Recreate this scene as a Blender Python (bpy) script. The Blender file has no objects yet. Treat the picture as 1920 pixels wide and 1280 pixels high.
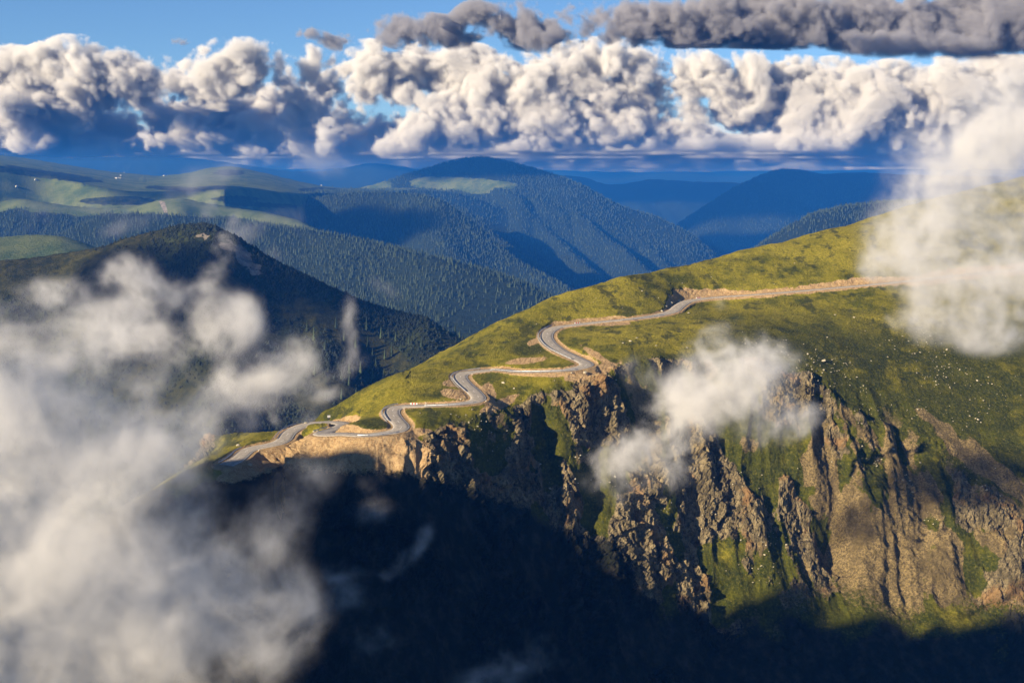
import bpy, math, random, time
import numpy as np
from mathutils import Vector

T0 = time.time()
rng = np.random.default_rng(7)
random.seed(7)
SC = bpy.context.scene
COL = SC.collection

# ------------------------------------------------------------------ camera
F = 2400.0                                   # focal length in pixels of the 1920 px wide picture
PITCH = math.atan(300 / F)
cam_d = bpy.data.cameras.new('camera')
cam_d.sensor_width = 36.0
cam_d.lens = 36.0 * F / 1920
cam_d.clip_start = 1.0
cam_d.clip_end = 200000.0
cam = bpy.data.objects.new('camera', cam_d)
cam.rotation_euler = (math.pi / 2 - PITCH, 0, 0)
COL.objects.link(cam)
SC.camera = cam

# ------------------------------------------------------------------ sky and sun
SUN_EL = math.radians(20.0)
SUN_AZ = math.radians(35.0)                  # the sun stands left of the view, a little behind the camera
TO_SUN = np.array([-math.cos(SUN_EL) * math.cos(SUN_AZ), -math.cos(SUN_EL) * math.sin(SUN_AZ), math.sin(SUN_EL)])
W = bpy.data.worlds.new('World')
SC.world = W
W.use_nodes = True
nt = W.node_tree
bg = nt.nodes['Background']
sky = nt.nodes.new('ShaderNodeTexSky')
sky.sky_type = 'NISHITA'
sky.sun_disc = False
sky.sun_elevation = SUN_EL
sky.sun_rotation = math.atan2(TO_SUN[0], TO_SUN[1])
sky.altitude = 2000
sky.air_density = 1.0
sky.dust_density = 0.0
sky.ozone_density = 6.0
nt.links.new(sky.outputs[0], bg.inputs[0])
bg.inputs[1].default_value = 0.05
sun_d = bpy.data.lights.new('sun', 'SUN')
sun_d.energy = 5.0
sun_d.angle = math.radians(0.55)
sun_d.color = (1.0, 0.83, 0.60)
sun = bpy.data.objects.new('sun', sun_d)
sun.rotation_euler = Vector(TO_SUN).to_track_quat('Z', 'Y').to_euler()
sun.location = (-300, -100, 300)
COL.objects.link(sun)
SC.view_settings.view_transform = 'Standard'
SC.view_settings.look = 'None'
SC.view_settings.exposure = 1.4
SC.view_settings.gamma = 1.0
SC.cycles.volume_bounces = 2
SC.cycles.max_bounces = 6
SC.cycles.diffuse_bounces = 1
SC.cycles.transparent_max_bounces = 8
SC.cycles.volume_step_rate = 1.5
SC.cycles.volume_max_steps = 512

# ------------------------------------------------------------------ numpy helpers
def uv(px, py):
    """Slopes (x/y, z/y) of the sight line through a point of the 1920x1280 picture."""
    xc = (np.asarray(px, float) - 960) / F
    yc = (640 - np.asarray(py, float)) / F
    y = math.cos(PITCH) + yc * math.sin(PITCH)
    z = -math.sin(PITCH) + yc * math.cos(PITCH)
    return xc / y, z / y

def at(px, py, d):
    u, v = uv(px, py)
    return np.stack(np.broadcast_arrays(u * d, np.asarray(d, float), v * d), -1)

def project(p):
    p = np.asarray(p)
    f = p[..., 1] * math.cos(PITCH) - p[..., 2] * math.sin(PITCH)
    up = p[..., 1] * math.sin(PITCH) + p[..., 2] * math.cos(PITCH)
    return 960 + F * p[..., 0] / f, 640 - F * up / f

def sstep(a, b, x):
    t = np.clip((x - a) / (b - a), 0, 1)
    return t * t * (3 - 2 * t)

def _h(ix, iy, iz, seed):
    h = (ix.astype(np.uint32) * np.uint32(374761393) + iy.astype(np.uint32) * np.uint32(668265263)
         + iz.astype(np.uint32) * np.uint32(2147483647) + np.uint32(seed * 144665 + 13))
    h = (h ^ (h >> np.uint32(13))) * np.uint32(1274126177)
    h = (h ^ (h >> np.uint32(15))) * np.uint32(2246822519)
    return h ^ (h >> np.uint32(16))

_G = np.array([(1, 1, 0), (-1, 1, 0), (1, -1, 0), (-1, -1, 0), (1, 0, 1), (-1, 0, 1), (1, 0, -1), (-1, 0, -1),
               (0, 1, 1), (0, -1, 1), (0, 1, -1), (0, -1, -1), (1, 1, 0), (-1, 1, 0), (0, -1, 1), (0, -1, -1)], np.float32)

def perlin(x, y, z=None, seed=0):
    x = np.asarray(x, np.float32); y = np.asarray(y, np.float32)
    z = np.zeros_like(x) if z is None else np.asarray(z, np.float32)
    sh = x.shape
    x, y, z = x.ravel(), y.ravel(), z.ravel()
    fx, fy, fz = np.floor(x), np.floor(y), np.floor(z)
    ix, iy, iz = fx.astype(np.int32), fy.astype(np.int32), fz.astype(np.int32)
    x, y, z = x - fx, y - fy, z - fz
    w = [t * t * t * (t * (t * 6 - 15) + 10) for t in (x, y, z)]
    out = np.zeros_like(x)
    for a in (0, 1):
        wa = w[0] if a else 1 - w[0]
        for b in (0, 1):
            wb = wa * (w[1] if b else 1 - w[1])
            for c in (0, 1):
                g = _G[_h(ix + a, iy + b, iz + c, seed) & np.uint32(15)]
                out += wb * (w[2] if c else 1 - w[2]) * (g[:, 0] * (x - a) + g[:, 1] * (y - b) + g[:, 2] * (z - c))
    return out.reshape(sh)

def fbm(x, y, z=None, octaves=4, seed=0, gain=0.5, ridged=False):
    s, amp, tot = 0.0, 1.0, 0.0
    f = 1.0
    for o in range(octaves):
        n = perlin(x * f, y * f, None if z is None else z * f, seed + o * 17)
        if ridged:
            n = 1 - 2.2 * np.abs(n)
        s = s + amp * n
        tot += amp
        amp *= gain
        f *= 2.03
    return s / tot

def cells(x, y, z, seed=0):
    """Angular blocks: the height of a random tilted facet per Voronoi cell, and the distance F2-F1 to the joint."""
    sh = x.shape
    x, y, z = (np.asarray(t, np.float32).ravel() for t in (x, y, z))
    ix, iy, iz = (np.floor(t).astype(np.int32) for t in (x, y, z))
    f1 = np.full(x.shape, 9.0, np.float32); f2 = f1.copy(); val = np.zeros_like(f1)
    k = np.float32(1 / 4294967295.0)
    for a in (-1, 0, 1):
        for b in (-1, 0, 1):
            for c in (-1, 0, 1):
                cx, cy, cz = ix + a, iy + b, iz + c
                r1 = _h(cx, cy, cz, seed).astype(np.float32) * k
                r2 = _h(cx, cy, cz, seed + 31).astype(np.float32) * k
                r3 = _h(cx, cy, cz, seed + 57).astype(np.float32) * k
                dx, dy, dz = x - (cx + r1), y - (cy + r2), z - (cz + r3)
                d = dx * dx + dy * dy + dz * dz
                v = (r1 * 7.3 + r2 * 3.1) % 1 - .5 + (r2 - .5) * dx * 1.6 + (r1 - .5) * dz * 1.6
                near = d < f1
                f2 = np.where(near, f1, np.minimum(f2, d))
                val = np.where(near, v, val)
                f1 = np.where(near, d, f1)
    return val.reshape(sh), (np.sqrt(f2) - np.sqrt(f1)).reshape(sh)

# ------------------------------------------------------------------ object helpers
def tag(o, label=None, cat=None, group=None, kind=None):
    for k, v in (('label', label), ('category', cat), ('group', group), ('kind', kind)):
        if v:
            o[k] = v
    return o

def mesh_np(name, v, quads=None, tris=None, mat=None, parent=None, smooth=False, attrs=None):
    me = bpy.data.meshes.new(name)
    v = np.asarray(v, np.float32)
    me.vertices.add(len(v))
    me.vertices.foreach_set('co', v.ravel())
    q = np.zeros((0, 4), np.int32) if quads is None else np.asarray(quads, np.int32).reshape(-1, 4)
    t = np.zeros((0, 3), np.int32) if tris is None else np.asarray(tris, np.int32).reshape(-1, 3)
    idx = np.concatenate([q.ravel(), t.ravel()])
    me.loops.add(len(idx))
    me.loops.foreach_set('vertex_index', idx)
    tot = np.concatenate([np.full(len(q), 4), np.full(len(t), 3)]).astype(np.int32)
    me.polygons.add(len(tot))
    me.polygons.foreach_set('loop_start', np.concatenate([[0], np.cumsum(tot)[:-1]]).astype(np.int32))
    me.polygons.foreach_set('loop_total', tot)
    me.polygons.foreach_set('use_smooth', np.full(len(tot), bool(smooth)))
    for k, a in (attrs or {}).items():
        at_ = me.attributes.new(k, 'FLOAT', 'POINT')
        at_.data.foreach_set('value', np.asarray(a, np.float32).ravel())
    me.update(calc_edges=True)
    me.validate()
    o = bpy.data.objects.new(name, me)
    COL.objects.link(o)
    if mat:
        me.materials.append(mat)
    if parent:
        o.parent = parent
    return o

def grid_quads(nr, nc):
    i = np.arange(nr * nc).reshape(nr, nc)
    return np.stack([i[:-1, :-1], i[:-1, 1:], i[1:, 1:], i[1:, :-1]], -1).reshape(-1, 4)

class MB:
    """Collects boxes, tubes and sheets for ONE mesh."""
    def __init__(s):
        s.v, s.f = [], []
    def add(s, v, f):
        n = len(s.v)
        s.v += [tuple(map(float, p)) for p in v]
        s.f += [tuple(i + n for i in q) for q in f]
        return s
    def box(s, c, size, rz=0.0, taper=1.0):
        x, y, z = (k / 2 for k in size)
        co, si = math.cos(rz), math.sin(rz)
        v = []
        for dz in (-z, z):
            t = taper if dz > 0 else 1
            for dx, dy in ((-x, -y), (x, -y), (x, y), (-x, y)):
                dx, dy = dx * t, dy * t
                v.append((c[0] + dx * co - dy * si, c[1] + dx * si + dy * co, c[2] + dz))
        return s.add(v, [(0, 3, 2, 1), (4, 5, 6, 7), (0, 1, 5, 4), (1, 2, 6, 5), (2, 3, 7, 6), (3, 0, 4, 7)])
    def sweep(s, path, prof, closed=True):
        """A profile of (sideways, up) points swept along a path."""
        path = np.asarray(path, float)
        t = np.gradient(path, axis=0)
        t[:, 2] = 0
        t /= np.linalg.norm(t, axis=1)[:, None] + 1e-9
        nrm = np.stack([-t[:, 1], t[:, 0]], -1)
        k = len(prof)
        v = []
        for p, m in zip(path, nrm):
            for a, b in prof:
                v.append((p[0] + m[0] * a, p[1] + m[1] * a, p[2] + b))
        f = []
        for i in range(len(path) - 1):
            for j in range(k if closed else k - 1):
                j2 = (j + 1) % k
                f.append((i * k + j, i * k + j2, (i + 1) * k + j2, (i + 1) * k + j))
        if closed:
            f.append(tuple(range(k - 1, -1, -1)))
            f.append(tuple((len(path) - 1) * k + j for j in range(k)))
        return s.add(v, f)
    def build(s, name, mat, parent=None):
        me = bpy.data.meshes.new(name)
        me.from_pydata(s.v, [], s.f)
        me.materials.append(mat)
        o = bpy.data.objects.new(name, me)
        COL.objects.link(o)
        if parent:
            o.parent = parent
        return o

def empty(name, loc, rz=0.0):
    o = bpy.data.objects.new(name, None)
    o.location = loc
    o.rotation_euler = (0, 0, rz)
    o.empty_display_size = 0.5
    COL.objects.link(o)
    return o

# ------------------------------------------------------------------ materials
def new_mat(name):
    m = bpy.data.materials.new(name)
    m.use_nodes = True
    return m, m.node_tree, m.node_tree.nodes['Principled BSDF']

class NT:
    """Small wrapper to write shader graphs in few lines."""
    def __init__(s, t):
        s.t = t
        s.pos = t.nodes.new('ShaderNodeNewGeometry').outputs['Position']
    def noise(s, scale, detail=4, rough=.55, vec=None, dist=0.0, stretch=None):
        n = s.t.nodes.new('ShaderNodeTexNoise')
        n.inputs['Scale'].default_value = scale
        n.inputs['Detail'].default_value = detail
        n.inputs['Roughness'].default_value = rough
        n.inputs['Distortion'].default_value = dist
        v = s.pos if vec is None else vec
        if stretch:
            m = s.t.nodes.new('ShaderNodeMapping')
            m.inputs['Scale'].default_value = stretch
            s.t.links.new(v, m.inputs['Vector'])
            v = m.outputs[0]
        s.t.links.new(v, n.inputs['Vector'])
        return n.outputs[0]
    def vor(s, scale, out='Distance', feature='F1'):
        n = s.t.nodes.new('ShaderNodeTexVoronoi')
        n.feature = feature
        n.inputs['Scale'].default_value = scale
        s.t.links.new(s.pos, n.inputs['Vector'])
        return n.outputs[out]
    def attr(s, name):
        n = s.t.nodes.new('ShaderNodeAttribute')
        n.attribute_name = name
        return n.outputs['Fac']
    def math(s, op, a, b=None, clamp=False):
        n = s.t.nodes.new('ShaderNodeMath')
        n.operation = op
        n.use_clamp = clamp
        for i, k in enumerate((a, b)):
            if k is None:
                continue
            if isinstance(k, (int, float)):
                n.inputs[i].default_value = k
            else:
                s.t.links.new(k, n.inputs[i])
        return n.outputs[0]
    def ramp(s, x, lo, hi, a=0.0, b=1.0):
        n = s.t.nodes.new('ShaderNodeMapRange')
        n.interpolation_type = 'SMOOTHSTEP'
        s.t.links.new(x, n.inputs[0])
        for i, k in enumerate((lo, hi, a, b)):
            n.inputs[i + 1].default_value = k
        return n.outputs[0]
    def mix(s, f, a, b):
        n = s.t.nodes.new('ShaderNodeMix')
        n.data_type = 'RGBA'
        for i, k in ((0, f), (6, a), (7, b)):
            if isinstance(k, tuple):
                n.inputs[i].default_value = (*k, 1) if len(k) == 3 else k
            elif isinstance(k, (int, float)):
                n.inputs[i].default_value = k
            else:
                s.t.links.new(k, n.inputs[i])
        return n.outputs[2]
    def bump(s, h, strength, dist, bsdf):
        n = s.t.nodes.new('ShaderNodeBump')
        n.inputs['Strength'].default_value = strength
        n.inputs['Distance'].default_value = dist
        s.t.links.new(h, n.inputs['Height'])
        s.t.links.new(n.outputs[0], bsdf.inputs['Normal'])

def simple(name, col, rough=.8, metal=0.0, var=.25, scale=1.5, bump=0.0):
    m, t, b = new_mat(name)
    g = NT(t)
    n = g.noise(scale, 5)
    dark = tuple(c * (1 - var) for c in col)
    lite = tuple(min(1, c * (1 + var)) for c in col)
    t.links.new(g.mix(g.ramp(n, .3, .7), dark, lite), b.inputs['Base Color'])
    b.inputs['Roughness'].default_value = rough
    b.inputs['Metallic'].default_value = metal
    b.inputs['Specular IOR Level'].default_value = .25
    if bump:
        g.bump(n, .6, bump, b)
    return m

M_ASPHALT = simple('asphalt', (.27, .243, .205), .85, 0, .18, .8)
M_PAINT = simple('road_paint', (.62, .60, .55), .7, 0, .2, 3)
M_STEEL = simple('galvanised_steel', (.42, .44, .46), .45, .6, .15, 2)
M_POST = simple('post_steel', (.16, .16, .17), .6, .4, .15, 2)
M_WHITE = simple('white_plastic', (.58, .57, .55), .5, 0, .06, 4)
M_RED = simple('red_paint', (.50, .05, .04), .5, 0, .1, 4)
M_BLACK = simple('black_plastic', (.02, .02, .02), .5, 0, .1, 4)
M_STONE = simple('masonry', (.30, .25, .17), .9, 0, .4, 1.2, .15)
M_CONC = simple('concrete', (.33, .29, .23), .9, 0, .25, .6, .1)
M_BOULDER = simple('pale_limestone', (.30, .27, .195), .9, 0, .35, 1.0, .2)
M_HUT = simple('whitewash', (.50, .49, .46), .8, 0, .1, .3)
M_HUTROOF = simple('grey_roofing', (.32, .31, .30), .7, 0, .2, .3)
M_SPRUCE = simple('spruce_needles', (.020, .034, .014), .9, 0, .45, .35)
M_TRUNK = simple('spruce_bark', (.07, .045, .028), .9, 0, .3, 2)
for m_ in (M_SPRUCE,):
    t_ = m_.node_tree
    g_ = NT(t_)
    oi = t_.nodes.new('ShaderNodeObjectInfo')
    t_.links.new(g_.mix(oi.outputs['Random'], (.014, .024, .010), (.044, .062, .026)), t_.nodes['Principled BSDF'].inputs['Base Color'])
M_SHRUB = simple('dwarf_pine_needles', (.010, .015, .006), .9, 0, .5, .2)

def slope_material():
    m, t, b = new_mat('mountain_slope')
    g = NT(t)
    big = g.noise(.020, 5, .6)
    mid = g.noise(.11, 6, .62, stretch=(1, .45, 1.6))
    fine = g.noise(1.1, 5, .65, stretch=(1, .5, 1))
    # grass: olive to straw, with darker bilberry patches
    gr = g.mix(g.ramp(mid, .36, .62), (.054, .060, .004), (.168, .148, .009))
    gr = g.mix(g.ramp(big, .42, .66), gr, g.mix(g.ramp(fine, .3, .7), (.125, .118, .008), (.29, .24, .024)))
    gr = g.mix(g.math('MULTIPLY', g.ramp(g.noise(.16, 5, .6, stretch=(.7, .35, 1)), .53, .63), .8), gr, (.026, .033, .007))
    gr = g.mix(g.math('MULTIPLY', g.attr('lush'), g.ramp(mid, .25, .55)), gr,
               g.mix(g.ramp(fine, .3, .7), (.016, .024, .003), (.060, .062, .007)))
    gr = g.mix(g.math('MULTIPLY', g.ramp(g.noise(.30, 6, .7, stretch=(.3, .3, 1.5), dist=.8), .52, .66), g.ramp(g.attr('lush'), .1, .6, .40, .08)), gr, (.27, .225, .028))
    gr = g.mix(g.math('MULTIPLY', g.ramp(fine, .56, .74), .35), gr, (.26, .20, .06))
    # bare earth on the cuttings
    ea = g.mix(g.ramp(g.noise(.5, 6, .7), .3, .7), (.21, .125, .055), (.40, .275, .135))
    ea = g.mix(g.ramp(g.noise(2.2, 4, .7), .45, .7), ea, (.44, .34, .20))
    # rock and scree
    rn = g.noise(.22, 7, .65, stretch=(1, 1, .55))
    ro = g.mix(g.ramp(rn, .3, .68), (.042, .036, .02), (.25, .20, .112))
    ro = g.mix(g.ramp(g.vor(.9), .0, .5), g.mix(.65, ro, (.04, .034, .02)), ro)
    ro = g.mix(g.ramp(g.noise(.9, 6, .75, stretch=(1, 1, .4)), .50, .40), ro, (.05, .042, .024))
    ro = g.mix(g.math('MULTIPLY', g.ramp(g.noise(.07, 5, .6), .52, .66), .6), ro, (.24, .13, .05))
    sc = g.mix(g.ramp(g.noise(1.1, 7, .8), .36, .64), (.050, .040, .019), (.25, .185, .085))
    sc = g.mix(g.math('MULTIPLY', g.ramp(g.noise(.09, 6, .65, stretch=(1, 1, .35)), .45, .62), .75), sc, (.075, .058, .028))
    brk = g.math('MULTIPLY', g.math('SUBTRACT', g.noise(.8, 6, .7), .5), .9)
    rk = g.ramp(g.math('ADD', g.attr('rock'), brk), .42, .58)
    sk = g.ramp(g.math('ADD', g.attr('scree'), brk), .40, .62)
    dk = g.ramp(g.math('ADD', g.attr('earth'), brk), .40, .62)
    c = g.mix(sk, gr, sc)
    c = g.mix(rk, c, ro)
    c = g.mix(dk, c, ea)
    c = g.mix(g.ramp(g.math('ADD', g.attr('dark'), brk), .35, .65), c, g.mix(g.ramp(rn, .4, .75), (.010, .012, .007), (.040, .036, .026)))  # painted shade: near-black colour over the slope below the cast-shadow edge
    t.links.new(c, b.inputs['Base Color'])
    b.inputs['Roughness'].default_value = .95
    b.inputs['Specular IOR Level'].default_value = .1
    h = g.math('ADD', g.math('MULTIPLY', g.noise(.7, 8, .72), 1.0), g.math('MULTIPLY', g.noise(3.0, 4, .7), .35))
    g.bump(h, .9, 1.3, b)
    return m

def far_material():
    m, t, b = new_mat('far_hills')
    g = NT(t)
    mid = g.noise(.012, 6, .62)
    fine = g.noise(.08, 6, .7)
    gr = g.mix(g.ramp(mid, .36, .62), (.045, .070, .020), (.100, .120, .040))
    gr = g.mix(g.math('MULTIPLY', g.ramp(fine, .5, .7), .5), gr, (.13, .13, .055))
    fo = g.mix(g.ramp(fine, .3, .7), (.009, .014, .007), (.018, .026, .012))
    sh = g.mix(g.ramp(g.noise(.05, 7, .7), .42, .64), (.010, .014, .006), (.034, .042, .014))
    ro = g.mix(g.ramp(fine, .3, .7), (.10, .085, .068), (.27, .24, .20))
    brk = g.math('MULTIPLY', g.math('SUBTRACT', g.noise(.03, 7, .7), .5), 1.0)
    gr = g.mix(g.attr('heath'), gr, g.mix(g.ramp(fine, .35, .7), (.014, .018, .006), (.048, .046, .014)))
    c = g.mix(g.ramp(g.math('ADD', g.attr('forest'), brk), .4, .6), gr, fo)
    c = g.mix(g.ramp(g.math('ADD', g.attr('shrub_and_shadow'), brk), .35, .65), c, sh)  # shrub cover, and the painted cloud shadows on the pasture
    c = g.mix(g.ramp(g.math('ADD', g.attr('rock'), brk), .42, .58), c, ro)
    t.links.new(c, b.inputs['Base Color'])
    b.inputs['Roughness'].default_value = 1.0
    b.inputs['Specular IOR Level'].default_value = .05
    g.bump(g.noise(.15, 8, .7), .8, 5.0, b)
    return m

# ------------------------------------------------------------------ the road line, solved from its bends: an almost level road
# (steady 7.5 per cent fall towards the left) must lie where each sight line meets its height
ROADPX = np.array([(2250, 470), (2080, 489), (1920, 505), (1800, 516), (1706, 527), (1522, 544), (1425, 552), (1350, 557), (1313, 561), (1288, 566), (1272, 575.5),
    (1261, 584), (1230, 592), (1188, 598), (1153, 601), (1105, 606), (1074, 610), (1049, 613), (1030, 621), (1025, 632), (1032, 644),
    (1049, 657), (1074, 669), (1097, 680), (1099, 686), (1080, 691), (1053, 695), (980, 697), (934, 693.5), (903, 695.6), (872, 700),
    (863, 707), (872, 720), (886, 732), (897, 745), (892.5, 752), (872, 756), (840, 759), (788, 761), (757, 762), (740, 766), (735, 774),
    (742, 786), (753, 799), (747, 807), (726, 812), (684, 816), (642, 814), (603, 815), (610, 810), (625, 806), (642, 799), (642, 794),
    (620, 792), (587, 794), (564, 800), (550, 806), (539, 815), (530, 827), (509, 834), (478, 840), (462, 846), (451, 856), (439, 865), (423, 873)], float)
RU, RV = uv(ROADPX[:, 0], ROADPX[:, 1])
RP = np.zeros((len(ROADPX), 3))
A0 = 35
RP[A0] = (RU[A0] * 500, 500, RV[A0] * 500)
def _step(i, j, sg):
    z = RP[i][2]
    for _ in range(60):
        d = z / RV[j]
        L = math.hypot(RU[j] * d - RP[i][0], d - RP[i][1])
        z = .5 * z + .5 * (RP[i][2] + sg * .075 * L)
    d = z / RV[j]
    RP[j] = (RU[j] * d, d, z)
for i in range(A0, 0, -1): _step(i, i - 1, 1)
for i in range(A0, len(RP) - 1): _step(i, i + 1, -1)

def smooth_path(P, step=1.0, it=2):
    P = np.asarray(P, float)
    out = []
    for i in range(len(P) - 1):                       # Catmull-Rom
        p0, p1, p2, p3 = P[max(i - 1, 0)], P[i], P[i + 1], P[min(i + 2, len(P) - 1)]
        n = max(2, int(np.linalg.norm(p2 - p1) / step))
        t = np.linspace(0, 1, n, endpoint=False)[:, None]
        out.append(.5 * (2 * p1 + (p2 - p0) * t + (2 * p0 - 5 * p1 + 4 * p2 - p3) * t ** 2 + (3 * p1 - p0 - 3 * p2 + p3) * t ** 3))
    Q = np.concatenate(out + [P[-1:]])
    s = np.concatenate([[0], np.cumsum(np.linalg.norm(np.diff(Q, axis=0), axis=1))])
    n = int(s[-1] / step)
    t = np.linspace(0, s[-1], n)
    Q = np.stack([np.interp(t, s, Q[:, k]) for k in range(3)], -1)
    for _ in range(it):
        Q[1:-1] = .25 * Q[:-2] + .5 * Q[1:-1] + .25 * Q[2:]
    return Q
ROAD = smooth_path(RP, 1.0, 4)
ROAD_W = 3.2

# ------------------------------------------------------------------ near terrain: the spur that carries the road
ctrl = [tuple(p) for p in RP]
def road_d(px, top=True):
    """Depth and height of the upper road leg over a picture column."""
    x, y = project(ROAD)
    k = np.where(np.abs(x - px) < 14)[0]
    if len(k) == 0:
        k = [int(np.argmin(np.abs(x - px)))]
    k = max(k, key=lambda i: -y[i]) if top else max(k, key=lambda i: y[i])
    return ROAD[k][1], ROAD[k][2]

CREST = [(655, 783, .5), (690, 757, .5), (715, 735, .5), (745, 715, .5), (800, 693, .45), (850, 668, .42), (900, 642, .40), (950, 612, .38), (1000, 582, .36),
         (1050, 556, .36), (1100, 540, .36), (1150, 527, .36), (1200, 517, .36), (1270, 498, .34), (1350, 478, .34), (1450, 455, .34),
         (1550, 433, .34), (1600, 420, .34), (1700, 390, .34), (1800, 360, .34), (1920, 328, .34), (2100, 290, .34)]
cd = []
for px, py, s in CREST:
    d, z = road_d(min(px, 1900))
    u, v = uv(px, py)
    if px < 1010:                                      # the flank runs down past the road bends
        cd.append(np.interp(px, [655, 745, 850, 950, 1000], [511, 528, 578, 624, 642]))
    else:
        cd.append(d + (v * d - z) / (s - v))
cq = np.array([c[:2] for c in CREST], float)
cpx = np.arange(655, 2101, 16.0)
cdd = np.interp(cpx, cq[:, 0], cd)
for _ in range(4):
    cdd[1:-1] = .25 * cdd[:-2] + .5 * cdd[1:-1] + .25 * cdd[2:]
cl = at(cpx, np.interp(cpx, cq[:, 0], cq[:, 1]), cdd)
ctrl += [tuple(p) for p in cl]
tn = np.gradient(cl[:, :2], axis=0)
tn /= np.linalg.norm(tn, axis=1)[:, None]
for p, t in list(zip(cl, tn))[::3]:
    for k, dz in ((40, -17), (110, -62), (230, -150), (420, -280)):
        ctrl.append((p[0] - t[1] * k, p[1] + t[0] * k, p[2] + dz))
for px, py, d in ((600, 791.5, 497), (560, 797, 500), (520, 806, 508), (450, 812, 515), (400, 818, 520)):
    u, v = uv(px, py)
    ctrl.append((u * d, d, v * d))
    for k, dz in ((30, -16), (90, -60), (220, -150), (400, -250)):
        ctrl.append((u * d - .3 * k, d + k, v * d + dz))
# edge of the cliff, given by its sight line, the leg it lies under and the slope down to it; then the wall below
EDGE = [(430, 896, -8), (475, 878, -8), (520, 860, -8), (560, 847, -8), (600, 836, -6), (650, 834, -5), (700, 836, -6), (760, 838, -8), (800, 815, -12), (850, 800, -12), (900, 782, -12),
        (930, 768, -18), (985, 738, -18), (1040, 722, -14), (1100, 708, -9), (1150, 692, 3), (1190, 680, 13), (1230, 672, 21), (1300, 664, 33), (1400, 668, 38), (1500, 700, 35), (1600, 770, 25), (1700, 850, 14), (1800, 900, 4), (1920, 960, -8), (2100, 1000, -25)]
_e = np.array([(p, project(ROAD[k])[1], ROAD[k][1]) for p in (430, 475, 520, 560, 600, 650, 700, 760, 900, 985, 1040, 1099) for k in [max(np.where(np.abs(project(ROAD)[0] - p) < 12)[0], key=lambda i: project(ROAD[i])[1])]])
EDGE = [(px, py, (np.interp(px, _e[:, 0], _e[:, 2])) + k) for px, py, k in EDGE]
for px, py, de in EDGE:
    u, v = uv(px, py)
    ze = v * de
    ctrl.append((u * de, de, ze))
    sl = np.interp(px, [430, 700, 900, 1200, 1500, 1800], [1.0, 1.05, 1.2, 1.2, 1.0, .85])
    for k, f in ((25, 1.12), (55, 1.05), (95, .95), (160, .8), (240, .65)):
        ctrl.append((u * de, de - k, ze - sl * k * f))
ctrl.append((-180, 405, -132)); ctrl.append((-260, 400, -175)); ctrl.append((-150, 520, -165)); ctrl.append((-260, 540, -210))
ctrl.append((-180, 340, -190)); ctrl.append((-120, 380, -150))
C = np.array(ctrl)
keep = [0]
for i in range(1, len(C)):
    if np.min(np.hypot(*(C[keep, :2] - C[i, :2]).T)) > 1.5:
        keep.append(i)
C = C[keep]
def kern(a, b):
    return -np.hypot(a[:, None, 0] - b[None, :, 0], a[:, None, 1] - b[None, :, 1])
A = np.zeros((len(C) + 3, len(C) + 3))
A[:len(C), :len(C)] = kern(C, C) - 0.02 * np.eye(len(C))
A[:len(C), -3:] = np.c_[np.ones(len(C)), C[:, :2] / 300]
A[-3:, :len(C)] = A[:len(C), -3:].T
sol = np.linalg.solve(A, np.r_[C[:, 2], 0, 0, 0])
GX0, GX1, GY0, GY1, GS = -420.0, 640.0, 180.0, 1320.0, 3.0
gx = np.arange(GX0, GX1 + 1, GS); gy = np.arange(GY0, GY1 + 1, GS)
q = np.stack(np.meshgrid(gx, gy, indexing='ij'), -1).reshape(-1, 2)
base = np.empty(len(q))
for i in range(0, len(q), 20000):
    s = q[i:i + 20000]
    base[i:i + 20000] = kern(s, C) @ sol[:len(C)] + np.c_[np.ones(len(s)), s / 300] @ sol[-3:]
base = base.reshape(len(gx), len(gy))

def bil(grid, x, y, x0, y0, st):
    fx = np.clip((x - x0) / st, 0, grid.shape[0] - 1.001); fy = np.clip((y - y0) / st, 0, grid.shape[1] - 1.001)
    i, j = fx.astype(int), fy.astype(int)
    a, b = fx - i, fy - j
    return (grid[i, j] * (1 - a) * (1 - b) + grid[i + 1, j] * a * (1 - b) + grid[i, j + 1] * (1 - a) * b + grid[i + 1, j + 1] * a * b)

# distance to the road on a fine raster
DX0, DY0, DS = -130.0, 400.0, .5
dn = (int((370 - DX0) / DS), int((870 - DY0) / DS))
rdist = np.full(dn, 99.0, np.float32); rz = np.zeros(dn, np.float32)
RR = 22
for p in smooth_path(RP, .7, 5):
    i, j = int((p[0] - DX0) / DS), int((p[1] - DY0) / DS)
    w = int(RR / DS)
    a0, a1, b0, b1 = max(i - w, 0), min(i + w, dn[0]), max(j - w, 0), min(j + w, dn[1])
    if a1 <= a0 or b1 <= b0:
        continue
    X, Y = np.meshgrid(DX0 + DS * np.arange(a0, a1), DY0 + DS * np.arange(b0, b1), indexing='ij')
    d = np.hypot(X - p[0], Y - p[1])
    # where two legs are close the nearer one wins
    s = rdist[a0:a1, b0:b1]
    m = d < s
    s[m] = d[m]
    rz[a0:a1, b0:b1][m] = p[2]
def road_info(x, y):
    ins = (x > DX0 + 1) & (x < DX0 + DS * (dn[0] - 2)) & (y > DY0 + 1) & (y < DY0 + DS * (dn[1] - 2))
    i = np.clip((x - DX0) / DS + .5, 0, dn[0] - 1).astype(int); j = np.clip((y - DY0) / DS + .5, 0, dn[1] - 1).astype(int)
    return np.where(ins, bil(rdist, x, y, DX0, DY0, DS), 99), rz[i, j]

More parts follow.
